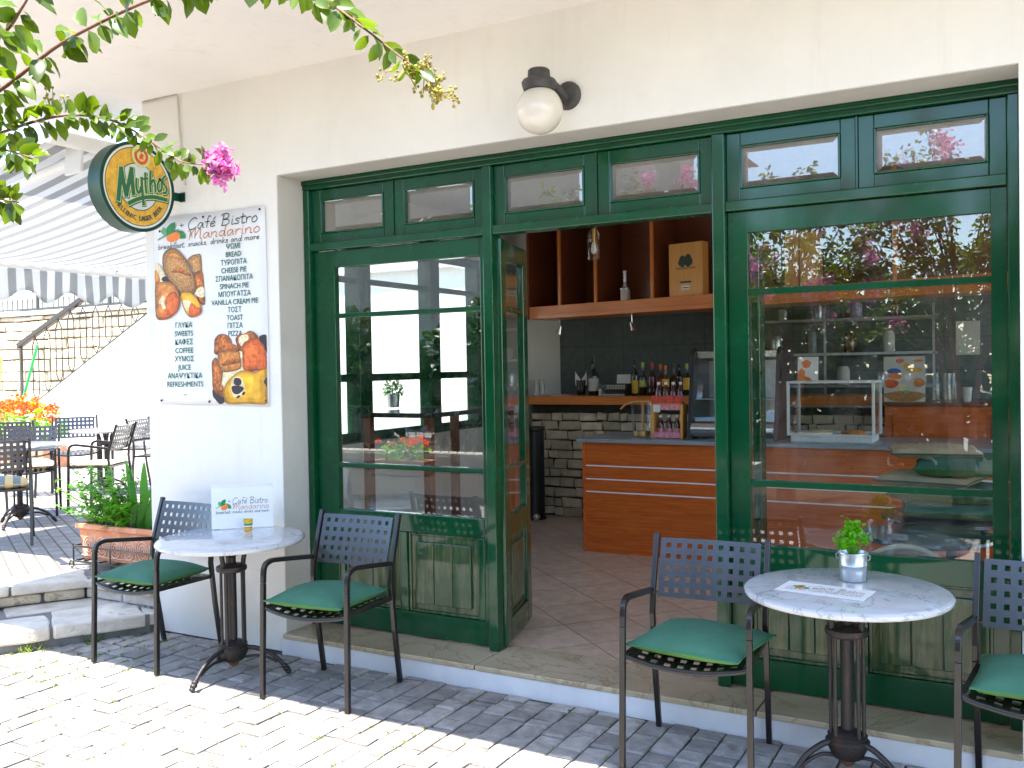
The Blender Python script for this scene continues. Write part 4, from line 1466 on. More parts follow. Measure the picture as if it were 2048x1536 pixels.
for i in range(34):
    a, q_ = r.uniform(0, 2 * PI), r.uniform(0, 1) ** .6
    tip = Vector((math.cos(a) * .075 * q_, math.sin(a) * .075 * q_, .135 - .075 * q_ + r.gauss(0, .012)))
    stems.tube([(math.cos(a) * .01, math.sin(a) * .01, 0), tip * .6 + Vector((0, 0, .01)), tip], .0014, 5)
    for k_ in range(10):
        p = tip * r.uniform(.62, 1.03) + Vector((r.gauss(0, .006), r.gauss(0, .006), r.gauss(0, .006)))
        d = Vector((r.gauss(0, 1), r.gauss(0, 1), r.gauss(.3, .7))) + tip * 6
        m.leaf(p, d, Vector((r.gauss(0, .6), r.gauss(0, .6), 1)), r.uniform(.014, .026), r.uniform(.011, .019), .3)
m.build("foliage", M['herb'], t, 180)
stems.build("stem", M['herb'], t)

# ------------------------------------------------------------------ planter on the terrace
ZT_ = .252
t = thing("planter_stand", "dark wrought iron stand with scroll feet on the limestone step edge", "plant stand", (-5.42, 4.36, ZT_))
m = MB()
x0, x1, y0, y1 = -.38, .40, -.19, .19
for (x, y) in ((x0, y0), (x1, y0), (x0, y1), (x1, y1)):
    s = -1 if x < 0 else 1
    m.tube([(x, y, .17), (x, y, .035)] + [(x + s * (.016 * math.sin(a * .5)) - s * 0 + s * .012 * (1 - math.cos(a * .5)), y - .0, .035 - .018 * math.sin(a * .5) + .0) for a in ()], .006, 6)
    cx, cz = x + s * .022, .026
    m.tube([(cx - s * .022 * math.cos(b), y, cz + .0 - .022 * math.sin(b)) for b in [i * 2 * PI / 16 * .85 for i in range(17)]], .0055, 6)
    m.tube([(x, y, .04), (x, y, .026)], .006, 6)
for z in (.155, .05):
    m.tube([(x0, y0, z), (x1, y0, z), (x1, y1, z), (x0, y1, z)], .006, sq=True, closed=True)
for (x, y) in ((0.0, y0), (0.0, y1)):
    m.tube([(x, y, .05), (x, y, .155)], .005, 6)
for i in range(5):
    x = x0 + (x1 - x0) * (i + .5) / 5
    m.tube([(x, y0, .05), (x, y1, .05)], .005, 6)
m.build("frame", M['iron'], t)
t = thing("terracotta_planter", "rectangular terracotta planter with ring reliefs on the iron stand", "planter", (-5.42, 4.36, ZT_ + .057))
m = MB()
m.prism([(-.345, -.14), (.36, -.14), (.36, .14), (-.345, .14)], 0, .215, None, [(-.365, -.155), (.38, -.155), (.38, .155), (-.365, .155)])
m.box(-.385, .40, -.172, -.135, .2155, .252)
m.box(-.385, .40, .135, .172, .2155, .252)
m.box(-.385, -.348, -.1345, .1345, .2155, .252)
m.box(.363, .40, -.1345, .1345, .2155, .252)
m.build("body", M['terracotta'], t, bevel=.008)
m = MB()
for i in range(5):
    cx = -.27 + i * .137
    for rr in (.052, .034, .016):
        m.tube([(cx + rr * math.cos(a), -.151 - .0, .10 + rr * 1.25 * math.sin(a)) for a in [j * 2 * PI / 28 for j in range(28)]], .0045, 6, closed=True)
    m.tube([(cx + .068, -.150, .05), (cx + .068, -.152, .15)], .004, 6)
m.tube([(-.35, -.147, .03), (.36, -.147, .03)], .004, 6)
m.build("relief", M['terrapale'], t, 60)
m = MB()
m.box(-.347, .362, -.134, .134, .216, .235)
m.build("soil", M['soil'], t)
zp = ZT_ + .057 + .235
t = thing("leafy_plant", "light green bushy plant spilling over the terracotta planter", "plant", (-5.62, 4.35, zp))
m, sm = MB(), MB()
r = random.Random(11)
for i in range(64):
    tall = r.random() < .38
    bx, by = r.uniform(-.16, .34), r.uniform(-.12, .10)
    h = r.uniform(.24, .40) if (tall and bx < .16) else r.uniform(.10, .22)
    lean = Vector((r.gauss(-.10 if bx < .0 else 0, .10), r.gauss(-.05, .08), 0))
    tip = Vector((bx, by, 0)) + lean + Vector((0, 0, h))
    sm.tube([(bx, by, -.01), (bx + lean.x * .35, by + lean.y * .35, h * .5), tip], .0028, 5)
    n = int(h * 120)
    for k_ in range(n):
        f = r.uniform(.25, 1.0)
        p = Vector((bx, by, 0)) + lean * (f * f) + Vector((0, 0, h * f))
        a = r.uniform(0, 2 * PI)
        m.leaf(p, Vector((math.cos(a), math.sin(a), r.uniform(-.2, .8))), Vector((0, 0, 1)), r.uniform(.03, .06), r.uniform(.018, .032), .3, .35)
m.build("foliage", M['basil'], t, 180)
sm.build("stem", M['basil'], t)
t = thing("sword_leaf_plant", "dark green sword leaved plant at the wall end of the planter", "plant", (-5.29, 4.33, zp))
m = MB()
for (dx, dy, h, lx, ly, wd) in ((-.03, -.02, .47, -.10, .0, .055), (.02, .0, .46, -.02, .03, .062), (.06, .03, .42, .16, .0, .05), (-.06, .0, .40, -.02, -.02, .04),
                                (.03, -.05, .30, .20, -.05, .05), (-.08, -.06, .16, -.36, -.06, .036), (.0, -.08, .17, .18, -.06, .05), (-.10, -.08, .05, -.20, -.19, .05),
                                (.08, -.02, .36, .10, .05, .05), (-.02, .04, .33, -.06, .05, .05), (.05, .05, .40, .02, .0, .045), (.10, -.03, .25, .12, -.02, .05)):
    vs, n = [], 10
    side = Vector((-ly, lx, 0)) if abs(lx) + abs(ly) > .3 else Vector((.8, .5, 0))
    side.normalize()
    for i in range(n + 1):
        f = i / n
        p = Vector((dx + lx * f ** 1.6, dy + ly * f ** 1.6, h * (math.sin(f * PI * .62) / math.sin(PI * .62) if h < .2 else f)))
        if h < .1:
            p.z = .06 * math.sin(f * 2.2) - .14 * f * f
        ww = wd * (.55 + .45 * math.sin(f * 2.2)) * (1 - f ** 4) * .5 + .0006
        vs += [p - side * ww + Vector((0, 0, .006 * (1 - f))), p, p + side * ww + Vector((0, 0, .006 * (1 - f)))]
    fs = []
    for i in range(n):
        b = i * 3
        fs += [(b, b + 1, b + 4, b + 3), (b + 1, b + 2, b + 5, b + 4)]
    m.add(vs, fs)
m.build("foliage", M['blade'], t, 180)

# ------------------------------------------------------------------ terrace chairs and tables
far = [
    ((-7.23, 4.53), math.radians(-123.5), "terrace chair seen from behind at the left photo edge with striped cushion"),
    ((-8.07, 6.15), math.radians(-61), "terrace chair in side view with a beige cushion"),
    ((-8.45, 5.63), math.radians(49), "terrace chair with blue shining back behind the shaded table"),
    ((-9.85, 6.45), math.radians(215), "terrace chair closest to the orange flowers"),
    ((-9.72, 7.05), math.radians(54), "terrace chair facing us behind the beige cushioned chair"),
    ((-9.42, 7.72), math.radians(-66), "terrace chair in side view before the white stair wall"),
    ((-8.42, 7.15), math.radians(112), "terrace chair half hidden by the wall corner above the planter"),
]
for (p, r_, lb) in far:
    dup(first, (p[0], p[1], ZT_ - .005), r_, lb)
make_cushion("seat_cushion", "multicoloured striped cushion on the chair at the left edge", M['stripe'], M['beige'], 5, (-7.25, 4.55, ZT_ - .005 + zc), math.radians(-123.5), "terrace seat cushions")
make_cushion("seat_cushion", "flat beige cushion on the terrace chair in side view", M['beige'], M['beige'], 6, (-8.10, 6.13, ZT_ - .005 + zc), math.radians(-61), "terrace seat cushions", .215, .205, .034)
make_cushion("seat_cushion", "striped cushion on the blue shining terrace chair", M['stripe'], M['beige'], 8, (-8.42, 5.61, ZT_ - .005 + zc), math.radians(49), "terrace seat cushions")
base2 = make_table("terrace table under the awning beside the striped cushion", (-7.93, 5.18, ZT_ - .007), .5, .285)
dup(base2, (-9.05, 6.95, ZT_ - .007), 1.1, "terrace table farther back before the white stair wall")

# ------------------------------------------------------------------ awning
t = thing("awning", "grey and white striped awning over the side terrace", "awning", (-5.0, 3.50, 2.97))
AX, AY, AZ = -2.6, 3.75, -.42


def aw(u, v):
    sag = -.05 * math.sin(PI * u) + .05 * max(0, u - .86) / .14 * .6
    return (AX * u, AY * v, AZ * u + sag)


m = MB()
m.grid(aw, 26, 60)
m.build("canopy", M['awning'], t, 180, solid=.002)
m = MB()


def val(u, v):
    y = AY * u
    sc = .05 * math.cos(2 * PI * y / .45)
    return (AX - .03 + .02 * math.sin(y * 9) * v + .012 * math.sin(y * 23 + 1) * v * v, y, AZ + .005 - v * (.27 + sc))


m.grid(val, 190, 6)
m.build("valance", M['awning'], t, 180, solid=.002)
m = MB()
m.tube([(.03, -.02, .02), (.03, AY, .02)], .045, 16)
m.build("cassette", M['white'], t, 40)
m = MB()
m.tube([(AX, .0, AZ - .01), (AX, AY, AZ - .01)], .022, 12)
m.build("front_bar", M['white'], t, 40)
for yy in (.22, 3.1):
    m = MB()
    m.tube([(-.02, yy, -.06), (-1.10, yy - .30, -.40)], .030, 10)
    m.ball((-1.12, yy - .305, -.405), .042, 8)
    m.tube([(-1.13, yy - .30, -.405), (AX + .02, yy + .30, AZ - .03)], .025, 10)
    m.build("folding_arm", M['white'], t, 40)
    m = MB()
    m.prism([(-.06, -.12), (.05, -.10), (.06, .06), (.02, .12), (-.05, .08)], -.014, .014, Matrix.Translation((-.03, yy - .03, -.05)) @ Matrix.Rotation(PI / 2, 4, 'X') @ Matrix.Rotation(.3, 4, 'Y'))
    m.build("arm_bracket", M['white'], t, bevel=.004)

# ------------------------------------------------------------------ stair, stone wall, far house, poles, flowers
t = thing("stair_wall", "white plastered outdoor staircase climbing to the right behind the terrace", "staircase", (-10, 9.5, .24))
m = MB()
sx = lambda x: x + 10.0
m.prism([(sx(-15.6), 0), (sx(-14.15), .855), (sx(-11.2), 2.31), (sx(-4.8), 2.31), (sx(-4.8), 0)], 0, -1.0, Matrix.Rotation(PI / 2, 4, 'X'))
m.build("wall", M['housewhite'], t)
t = thing("stair_railing", "black wrought iron stair railing with looped balusters and a dark handrail", "railing", (-14.2, 9.56, 1.1))
slope = (2.49 - 1.105) / (14.147 - 11.364)
m = MB()
m.tube([(0, 0, .012), (3.0, 0, .012 + 3.0 * slope)], .014, sq=True)
m.tube([(-.30, 0, .97), (2.9, 0, .97 + 3.2 * slope * .9)], .010, sq=True)
m.tube([(-.30, 0, -.15), (-.30, 0, .98)], .020, sq=True)
m.tube([(3.0, 0, 3.0 * slope), (3.0, 0, 1.5)], .012, sq=True)
m.tube([(-.3, 0, 1.55), (3.0, 0, 1.55)], .011, sq=True)
m.build("frame", M['iron'], t)
m = MB()
m.tube([(-.36, 0, .97), (1.35, 0, .97 + 1.69 * .43)], .042, sq=True, up=(0, 1, 0))
m.build("handrail", M['handrail'], t, bevel=.01)
for i in range(10):
    cx = .08 + i * .30
    zb = cx * slope + .03
    zt = min(1.54, .94 + (cx + .30) * .43)
    if zt - zb < .15:
        continue
    hw = .075
    m = MB()
    lo = [(cx, 0, zb), (cx - hw * .5, 0, zb + .05), (cx - hw, 0, zb + .12), (cx - hw, 0, max(zb + .13, zt - .13)), (cx - hw * .4, 0, zt - .05), (cx, 0, zt),
          (cx + hw * .4, 0, zt - .05), (cx + hw, 0, max(zb + .13, zt - .13)), (cx + hw, 0, zb + .12), (cx + hw * .5, 0, zb + .05)]
    m.tube(lo, .009, 6, closed=True)
    m.build("baluster", M['iron'], t)


def stones(m, x0, x1, z0, z1, hmin, hmax, lmin, lmax, y0, dep, gap, r, jit=.4):
    z = z0
    while z < z1 - .02:
        h = min(r.uniform(hmin, hmax), z1 - z)
        if z1 - z - h < hmin * .5:
            h = z1 - z
        x = x0
        while x < x1 - .01:
            l = r.uniform(lmin, lmax)
            if x + l > x1 - lmin * .6:
                l = x1 - x
            d = r.uniform(-jit, jit) * gap * 2
            j = lambda: r.gauss(0, gap * .35)
            a, b, c, e = x + gap / 2, x + l - gap / 2, z + gap / 2, z + h - gap / 2
            f = y0 + d
            fr_ = [(a + j(), f, c + j()), (b + j(), f, c + j()), (b + j(), f, e + j()), (a + j(), f, e + j())]
            ch = gap * .8
            cx_, cz_ = (a + b) / 2, (c + e) / 2
            ins = [(p[0] + (ch if p[0] < cx_ else -ch), f - gap * .7 + r.gauss(0, gap * .2), p[2] + (ch if p[2] < cz_ else -ch)) for p in fr_]
            bk = [(p[0], y0 + dep, p[2]) for p in fr_]
            m.add(bk + fr_ + ins, [(8, 9, 10, 11)] + [(4 + i, 4 + (i + 1) % 4, 8 + (i + 1) % 4, 8 + i) for i in range(4)] + [(i, (i + 1) % 4, 4 + (i + 1) % 4, 4 + i) for i in range(4)])
            x += l
        z += h


t = thing("stone_wall", "cream coursed stone wall behind the white outdoor staircase", "wall", (-16, 10.75, .24))
m = MB()
stones(m, -6.0, 6.0, 0, 2.44, .15, .27, .28, .72, 0, .2, .022, random.Random(3))
m.build("stones", M['fieldstone'], t)
m = MB()
m.box(-6, 6, .03, .5, 0, 2.43)
m.build("joints", M['farjoint'], t)
m = MB()
m.box(-6.05, 6.05, -.05, .55, 2.441, 2.53)
m.build("coping", M['slab'], t, bevel=.015)
t = thing("iron_fence", "thin black iron fence with upright bars on top of the stone wall", "fence", (-16, 10.9, .24 + 2.53))
m = MB()
m.tube([(-6, 0, .05), (6, 0, .05)], .012, sq=True)
m.tube([(-6, 0, .42), (6, 0, .42)], .010, sq=True)
for i in range(81):
    x = -6 + i * .15
    m.tube([(x, 0, .0), (x, 0, .50 + (.07 if i % 2 else 0))], .008, 5)
for i in range(7):
    m.tube([(-6 + i * 2, 0, 0), (-6 + i * 2, 0, .60)], .022, sq=True)
m.build("bars", M['iron'], t)
t = thing("far_house", "pale sunlit house wall beyond the iron fence", "house", (-19, 17, 0))
m = MB()
m.box(-9, 9, 0, 6, 0, 3.75)
m.build("wall", M['housewhite'], t)
m = MB()
m.box(-9.2, 9.2, -.3, 6.2, 3.751, 3.9)
m.build("roof", M['housewhite'], t)
m = MB()
m.box(-1.4, -.7, -.02, .1, 2.9, 3.6)
m.build("window", M['tabledark'], t)
m = MB()
m.tube([at(75, 690, 9.3), atz(75, 690, 1) * 0 + at(43, 810, 9.2)], .022, 8)
tag(m.build("leaning_pole", M['greenpole'], None, 60), "bright green pole leaning against the stair railing", "pole")
m = MB()
m.tube([at(2, 715, 9.1), at(-5, 840, 9.1)], .013, 8)
tag(m.build("leaning_pole", M['yellowpole'], None, 60), "yellow pole at the far left photo edge among the flowers", "pole")

p0 = at(45, 850, 8.6)
t = thing("geranium_bush", "orange red flowering bush behind the terrace chairs", "plant", (p0.x, p0.y, .24))
m = MB()
foliage(m, (0, 0, .62), (.95, .30, .34), 520, .09, .06, 21)
m.build("foliage", M['basil'], t, 180)
m = MB()
r = random.Random(4)
for i in range(95):
    a = r.uniform(0, 2 * PI)
    q_ = r.uniform(0, 1) ** .5
    c = Vector((math.cos(a) * .95 * q_, math.sin(a) * .30 * q_ - .05, .66 + .30 * math.sqrt(max(0, 1 - q_ * q_)) + r.gauss(0, .05)))
    for k_ in range(11):
        d = Vector((r.gauss(0, 1), r.gauss(0, 1), r.gauss(.2, 1)))
        m.leaf(c + d.normalized() * .02, d, Vector((r.gauss(0, 1), r.gauss(0, 1), .4)), .045, .038, .2)
m.build("flowers", M['geranium'], t, 180)
m = MB()
m.box(-.75, .75, -.2, .2, 0, .32)
m.build("trough", M['terracotta'], t, bevel=.02)

# ------------------------------------------------------------------ INTERIOR
t = thing("bar_counter", "orange wood bar counter with grey top and three pale inlay lines", "counter", (-3.11, 6.80, .108))
m = MB()
m.box(.025, 3.45, 0, .70, 0, .877)
m.build("front_panel", M['wood'], t)
m = MB()
m.box(0, .0245, -.012, .70, 0, .877)
m.build("side_panel", M['wood'], t, bevel=.002)
m = MB()
m.box(-.04, 3.5, -.05, .76, .878, .907)
m.build("countertop", M['greytop'], t, bevel=.003)
for z in (.690, .584, .482):
    m = MB()
    m.box(.025, 3.45, -.003, -.0002, z - .005, z + .005)
    m.build("inlay_line", M['paper'], t)
CT = 1.0155
t = thing("back_bar", "coursed stone back bar with an orange wooden top", "bar", (-4.36, 8.30, .108))
m = MB()
stones(m, 0, 3.4, 0, 1.03, .085, .105, .07, .25, 0, .1, .013, random.Random(8), .15)
m.build("stones", M['barstone'], t)
m = MB()
m.box(.0, 3.4, .02, .35, 0, 1.11)
m.build("joints", M['darkjoint'], t)
m = MB()
m.box(-.05, 3.4, -.12, .45, 1.111, 1.192)
m.build("bar_top", M['woodv'], t, bevel=.003)
BT = 1.3005
t = thing("back_cabinet", "orange wood cabinet behind the glass case in the shop window", "cabinet", (-.96, 7.75, .108))
m = MB()
m.box(0, 1.4, 0, .6, 0, 1.13)
m.build("body", M['wood'], t, bevel=.003)
m = MB()
m.box(-.02, 1.42, -.02, .62, 1.131, 1.16)
m.build("top", M['darkwood'], t, bevel=.003)
for i in range(2):
    m = MB()
    m.box(.06 + i * .68, .70 + i * .68, -.016, -.0005, .1, 1.07)
    m.build("door", M['wood'], t, bevel=.003)
KT = .108 + 1.1605

sh = Vector((2.24, -.58, 0)).normalized()
sa = math.atan2(sh.y, sh.x)
t = thing("wall_cabinet", "open overhead shelf unit with orange board and dark red back above the bar", "shelf", (-4.20, 8.00, 2.05), sa)
m = MB()
m.box(0, 4.4, 0, .42, 0, .118)
m.box(0, 4.4, -.004, -.0002, .038, .042)
m.build("board", M['woodv'], t, bevel=.003)
for x in (.37, .80, 1.42, 2.75, 3.5):
    m = MB()
    m.use(M['darkwood']).box(x - .012, x + .012, .0305, .40, .119, .93)
    m.use(M['woodv']).box(x - .014, x + .014, .01, .03, .119, .93)
    m.build("divider", None, t)
m = MB()
m.box(-.01, 4.4, .405, .425, .119, .93)
m.build("back_panel", M['darkwood'], t)
m = MB()
m.box(-.03, -.0005, 0, .42, 0, .93)
m.build("side_panel", M['darkwood'], t)
SZ = 2.05 + .1185


def onshelf(px, py, dy=.12):
    """point on the shelf board behind a given picture column"""
    d = (px - 1024) / FOC * RV - (py - 768) / FOC * UV + FV
    base = Vector((-4.2, 8.0, 0)) + Vector((-sh.y, sh.x, 0)) * dy
    # intersect the vertical plane of the shelf
    n = Vector((-sh.y, sh.x, 0))
    k_ = (base - EYE).dot(n) / d.dot(n)
    q_ = EYE + d * k_
    return Vector((q_.x, q_.y, SZ)), k_


def wood_box(px0, px1, ptop, pbot, label, plain):
    c, k_ = onshelf((px0 + px1) / 2, pbot, .10)
    a, _ = onshelf(px0, pbot, .10)
    b, _ = onshelf(px1, pbot, .10)
    w_ = (b - a).length
    h = (pbot - ptop) * k_ / FOC
    t = thing("wooden_box", label, "box", (c.x, c.y, SZ), sa, "wine boxes on the overhead shelf")
    m = MB()
    m.box(-w_ / 2, w_ / 2, -.045, .05, 0, h)
    m.build("body", M['pine'], t, bevel=.004)
    if not plain:
        X = Matrix.Translation((0, -.0458, 0)) @ PX
        m = MB()
        m.use(M['inkdark'])
        for (bx, bz, rx, rz) in ((-.030, .655, .034, .050), (-.022, .715, .016, .022), (.026, .665, .036, .055), (.020, .725, .018, .022), (-.055, .63, .018, .022), (.055, .64, .016, .03), (0, .625, .055, .016)):
            m.flat([(bx + rx * math.cos(a_), h * bz + rz * math.sin(a_)) for a_ in [k2 * PI / 8 for k2 in range(16)]], X @ Matrix.Translation((0, 0, .00015 * (bx + .1) * 10)))
        sq_ = [(-.095 + i_ * .0106, h * .515 + (.010 if i_ % 2 else -.004) + (.012 if i_ in (0, 7, 12) else 0)) for i_ in range(19)]
        ribbon(m, sq_, .0045, .0008, X, 4)
        ribbon(m, [(-.05, h * .265), (.05, h * .265)], .014, .0004, X, 2)
        m.use(M['paper']).flat([(-.04, h * .12), (.04, h * .12), (.04, h * .20), (-.04, h * .20)], X)
        m.use(M['inkdark'])
        ribbon(m, [(-.028, h * .16), (.028, h * .16)], .008, .0005, X, 2)
        m.build("printed_mark", None, t)


wood_box(1344, 1411, 482, 588, "pale wooden wine box with a dark printed mark seen through the doorway", False)
wood_box(1575, 1640, 470, 578, "plain wooden wine box seen through the shop window", True)
c, k_ = onshelf(1251, 596, .10)
t = thing("decorative_bottle", "slim ridged bottle standing alone on the overhead shelf", "bottle", c)
m = MB()
h = 60 * k_ / FOC
m.use(M['labelcream']).lathe([(.038, .0), (.045, .004), (.045, .09), (.040, .10)], 20)
m.use(M['zinc']).lathe([(.050, .10), (.050, .112), (.024, .125), (.016, .16), (.020, .165), (.015, .17), (.019, .195), (.014, .20), (.018, .225), (.014, .23), (.017, h * .93), (.019, h * .94), (.019, h), (.0005, h)], 20)
m.build("body", None, t, 40)
for (px, py) in ((1119, 640), (1264, 634)):
    q_, k_ = onshelf(px, py, .16)
    t = thing("spot_lamp", "small unlit spot lamp under the overhead shelf " + ("near its left end" if px < 1200 else "below the decorative bottle"), "spot lamp", (q_.x, q_.y, 2.0495), 0, "spot lamps under the overhead shelf")
    m = MB()
    m.tube([(0, 0, 0), (0, 0, -.085)], .005, 8)
    m.build("rod", M['chrome'], t)
    m = MB()
    m.lathe([(.012, .03), (.018, .0), (.032, -.045), (.030, -.046), (.0005, -.02)], 16, Matrix.Translation((0, 0, -.10)) @ Matrix.Rotation(.35 if px < 1200 else -.4, 4, 'Y'))
    m.build("lamp_shade", M['chrome'], t, 50)
q_ = at(1187, 458, 5.6)
t = thing("pendant_lamp", "clear glass pendant with a pale bulb hanging in the doorway", "pendant lamp", (q_.x, q_.y, q_.z))
m = MB()
m.lathe([(.012, .0), (.018, -.004), (.034, -.03), (.038, -.05), (.038, -.195), (.036, -.20)], 24)
m.build("glass_shade", M['clear'], t, 50)
m = MB()
m.lathe([(.0005, -.165), (.014, -.155), (.018, -.135), (.014, -.105), (.009, -.085), (.0005, -.08)], 16)
m.build("bulb", M['bulbwhite'], t, 60)
m = MB()
m.tube([(0, 0, .0), (0, 0, -.085)], .009, 10)
m.build("socket", M['brass'], t)
m = MB()
m.tube([(0, 0, .0), (0, 0, 2.999 - q_.z)], .003, 6)
m.build("cord", M['black'], t)


def bottle(px, ptop, Y, z0, body, label, cap, lb, rad=.038, neck=.5, lz=(.12, .40), group="bottles on the back bar", name="bottle"):
    q_ = at(px, 760, Y)
    tp = at(px, ptop, Y)
    h = tp.z - z0
    t = thing(name, lb, "bottle", (q_.x, Y, z0), 0, group)
    m = MB()
    s = h * neck
    m.lathe([(.0005, 0), (rad * .9, 0), (rad, .006), (rad, s), (rad * .92, s + h * .05), (rad * .45, s + h * .17), (rad * .34, s + h * .22), (rad * .32, h * .93), (.0005, h * .93)], 20)
    m.build("body", M[body], t, 50)
    if label:
        m = MB()
        m.lathe([(rad * 1.015, h * lz[0]), (rad * 1.015, h * lz[1])], 20)
        m.v, m.f, m.m = m.v, m.f[:20], m.m[:20]
        m.build("label", M[label], t, 180)
    m = MB()
    m.lathe([(rad * .36, h * .84), (rad * .40, h * .845), (rad * .40, h), (.0005, h)], 14)
    m.build("cap", M[cap], t, 40)
    return t


bottle(1187, 717, 8.42, BT, 'bottlegreen', 'labelcream', 'black', "big dark bottle with a wide cream label on the back bar", .050, .52, (.12, .46))
bottle(1270, 719, 8.40, BT, 'bottledark', 'labelyellow', 'black', "tall black bottle with a yellow label beside the cash register", .032, .55, (.06, .42))
bottle(1286, 725, 8.42, BT, 'bottledark', 'labellime', 'labellime', "dark bottle with a lime green label and yellow cap", .036, .52, (.26, .46))
bottle(1304, 725, 8.42, BT, 'bottlered', 'bottledark', 'capred', "dark wine bottle with a bright red cap", .038, .55, (.10, .2))
bottle(1321, 729, 8.50, BT, 'bottlebrown', 'labelred', 'orange', "amber bottle with an orange cap and red label", .036, .52, (.30, .55))
bottle(1331, 731, 8.38, BT, 'bottlebrown', 'labelyellow', 'orange', "orange capped bottle right behind the juice stand", .034, .5, (.30, .55))
bottle(1347, 728, 8.46, BT, 'bottlebrown', None, 'black', "squat unlabelled amber bottle on the back bar", .042, .45)
bottle(1359, 725, 8.55, BT, 'bottledark', 'bottlebrown', 'black', "tall dark bottle with a black cap near the cooler", .033, .55, (.2, .5))
bottle(1374, 727, 8.42, BT, 'bottlegreen', 'labelyellow', 'labellime', "green bottle with a large yellow label nearest the cooler", .036, .52, (.18, .55))
bottle(1389, 728, 8.52, BT, 'bottlegreen', 'labelcream', 'chrome', "bottle half hidden behind the slanted cooler frame", .034, .52)

q_ = at(1162, 760, 8.42)
t = thing("napkin_glass", "dark glass holding folded white napkins on the back bar", "napkin holder", (q_.x, 8.42, BT))
m = MB()
m.lathe([(.0005, 0), (.040, 0), (.042, .012), (.050, .15), (.046, .15), (.040, .02), (.0005, .02)], 20)
m.build("glass", M['bottledark'], t, 40)
m = MB()
for s in (-1, 1):
    m.grid(lambda u, v: (s * (.004 + u * .055), .012 * s * math.sin(v * 3), .10 + v * (.11 - .055 * (1 - u) ** .7) + u * v * .03), 6, 6)
m.build("napkins", M['paper'], t, 180, solid=.008)
for i, px in enumerate((1206, 1213, 1220, 1226)):
    q_ = at(px, 760, 8.40 + .05 * (i % 2))
    t_ = MB()
    t_.lathe([(.0005, 0), (.022, 0), (.026, .10 + .01 * (i % 2)), (.024, .10 + .01 * (i % 2)), (.020, .006), (.0005, .006)], 16)
    tag(t_.build("drinking_glass", M['clear'], None, 40, loc=(q_.x, q_.y, BT)), "clear drinking glass in the row between big dark bottle and cash register", "glass", "drinking glasses on the back bar")
q_ = at(1202, 785, 8.34)
m = MB()
m.lathe([(.0005, 0), (.021, 0), (.023, .008), (.023, .060), (.019, .066), (.0005, .066)], 16)
tag(m.build("jar", M['labelcream'], None, 40, loc=(q_.x, q_.y, BT)), "small cream jar in front of the drinking glasses", "jar")
q_ = at(1240, 785, 8.42)
t = thing("cash_register", "dark cash register with a white receipt sheet on the back bar", "cash register", (q_.x, 8.42, BT))
m = MB()
m.box(-.11, .10, -.12, .12, .0, .055)
m.prism([(-.12, .055), (.12, .055), (.10, .115), (-.02, .115)], -.10, .10, Matrix.Rotation(PI / 2, 4, 'Z') @ Matrix.Rotation(PI / 2, 4, 'X'))
m.build("body", M['black'], t, bevel=.006)
m = MB()
for i in range(7):
    for j in range(3):
        m.box(-.095 + i * .028, -.073 + i * .028, -.105 - .0, -.100 + .0, .062 + j * .016, .072 + j * .016)
m.build("keys", M['labelcream'], t)
m = MB()
m.box(-.04, .10, .0, .002, .115, .205, Matrix.Rotation(-.15, 4, 'X'))
m.build("receipt", M['paper'], t)
m = MB()
m.box(-.12, .10, -.135, -.121, 0.002, .018)
m.build("tray_edge", M['chrome'], t)
q_ = at(1122, 786, 8.36)
m = MB()
m.box(-.09, .09, -.05, .05, 0, .004)
m.box(-.05, .08, -.03, .06, .0045, .007)
tag(m.build("paper_sheets", M['labelcream'], None, None, 0, (q_.x, q_.y, BT)), "loose paper sheets lying at the left end of the back bar", "papers")
for i, px in enumerate((1073, 1084)):
    q_ = at(px, 780, 8.45)
    m = MB()
    m.lathe([(.0005, 0), (.03, 0), (.034, .09), (.024, .12), (.022, .15), (.028, .165), (.025, .165), (.020, .14), (.030, .085), (.026, .01), (.0005, .008)], 18)
    tag(m.build("carafe", M['clear'], None, 40, loc=(q_.x, q_.y, BT)), "clear glass carafe at the far left end of the back bar", "carafe", "carafes at the bar end")
q_ = at(1079, 1015, 8.05)
t = thing("floor_bin", "black cylindrical bin on the floor left of the stone bar", "bin", (q_.x - .05, 8.05, .108))
m = MB()
m.lathe([(.0005, 0), (.11, 0), (.11, .02), (.10, .03), (.10, .86), (.112, .87), (.112, .90), (.0005, .88)], 24)
m.build("body", M['black'], t, 40)
m = MB()
m.ball((.08, -.12, .04), .035, 8)
m.build("caster", M['chrome'], t, 60)

# counter items
q_ = at(1284, 870, 7.02)
t = thing("glass_jar", "tall clear glass jar with wooden tongs on the counter", "jar", (q_.x, 7.02, CT))
m = MB()
m.lathe([(.0005, 0), (.070, 0), (.074, .01), (.085, .27), (.088, .275), (.085, .28), (.081, .27), (.070, .02), (.0005, .015)], 28)
m.build("glass", M['clear'], t, 40)
m = MB()
for s in (-1, 1):
    m.tube([(.01, s * .008, .02), (.012, s * .010, .28)], .006, 6)
m.tube(smoothline([(.08, -.02, .285), (-.04, -.02, .285), (-.12, -.03, .265), (-.165, -.04, .225)], 4), .007, 6)
m.build("tongs", M['pine'], t)
m = MB()
m.lathe([(.0005, .016), (.064, .016), (.066, .05), (.0005, .055)], 18)
m.build("coins", M['brass'], t, 60)

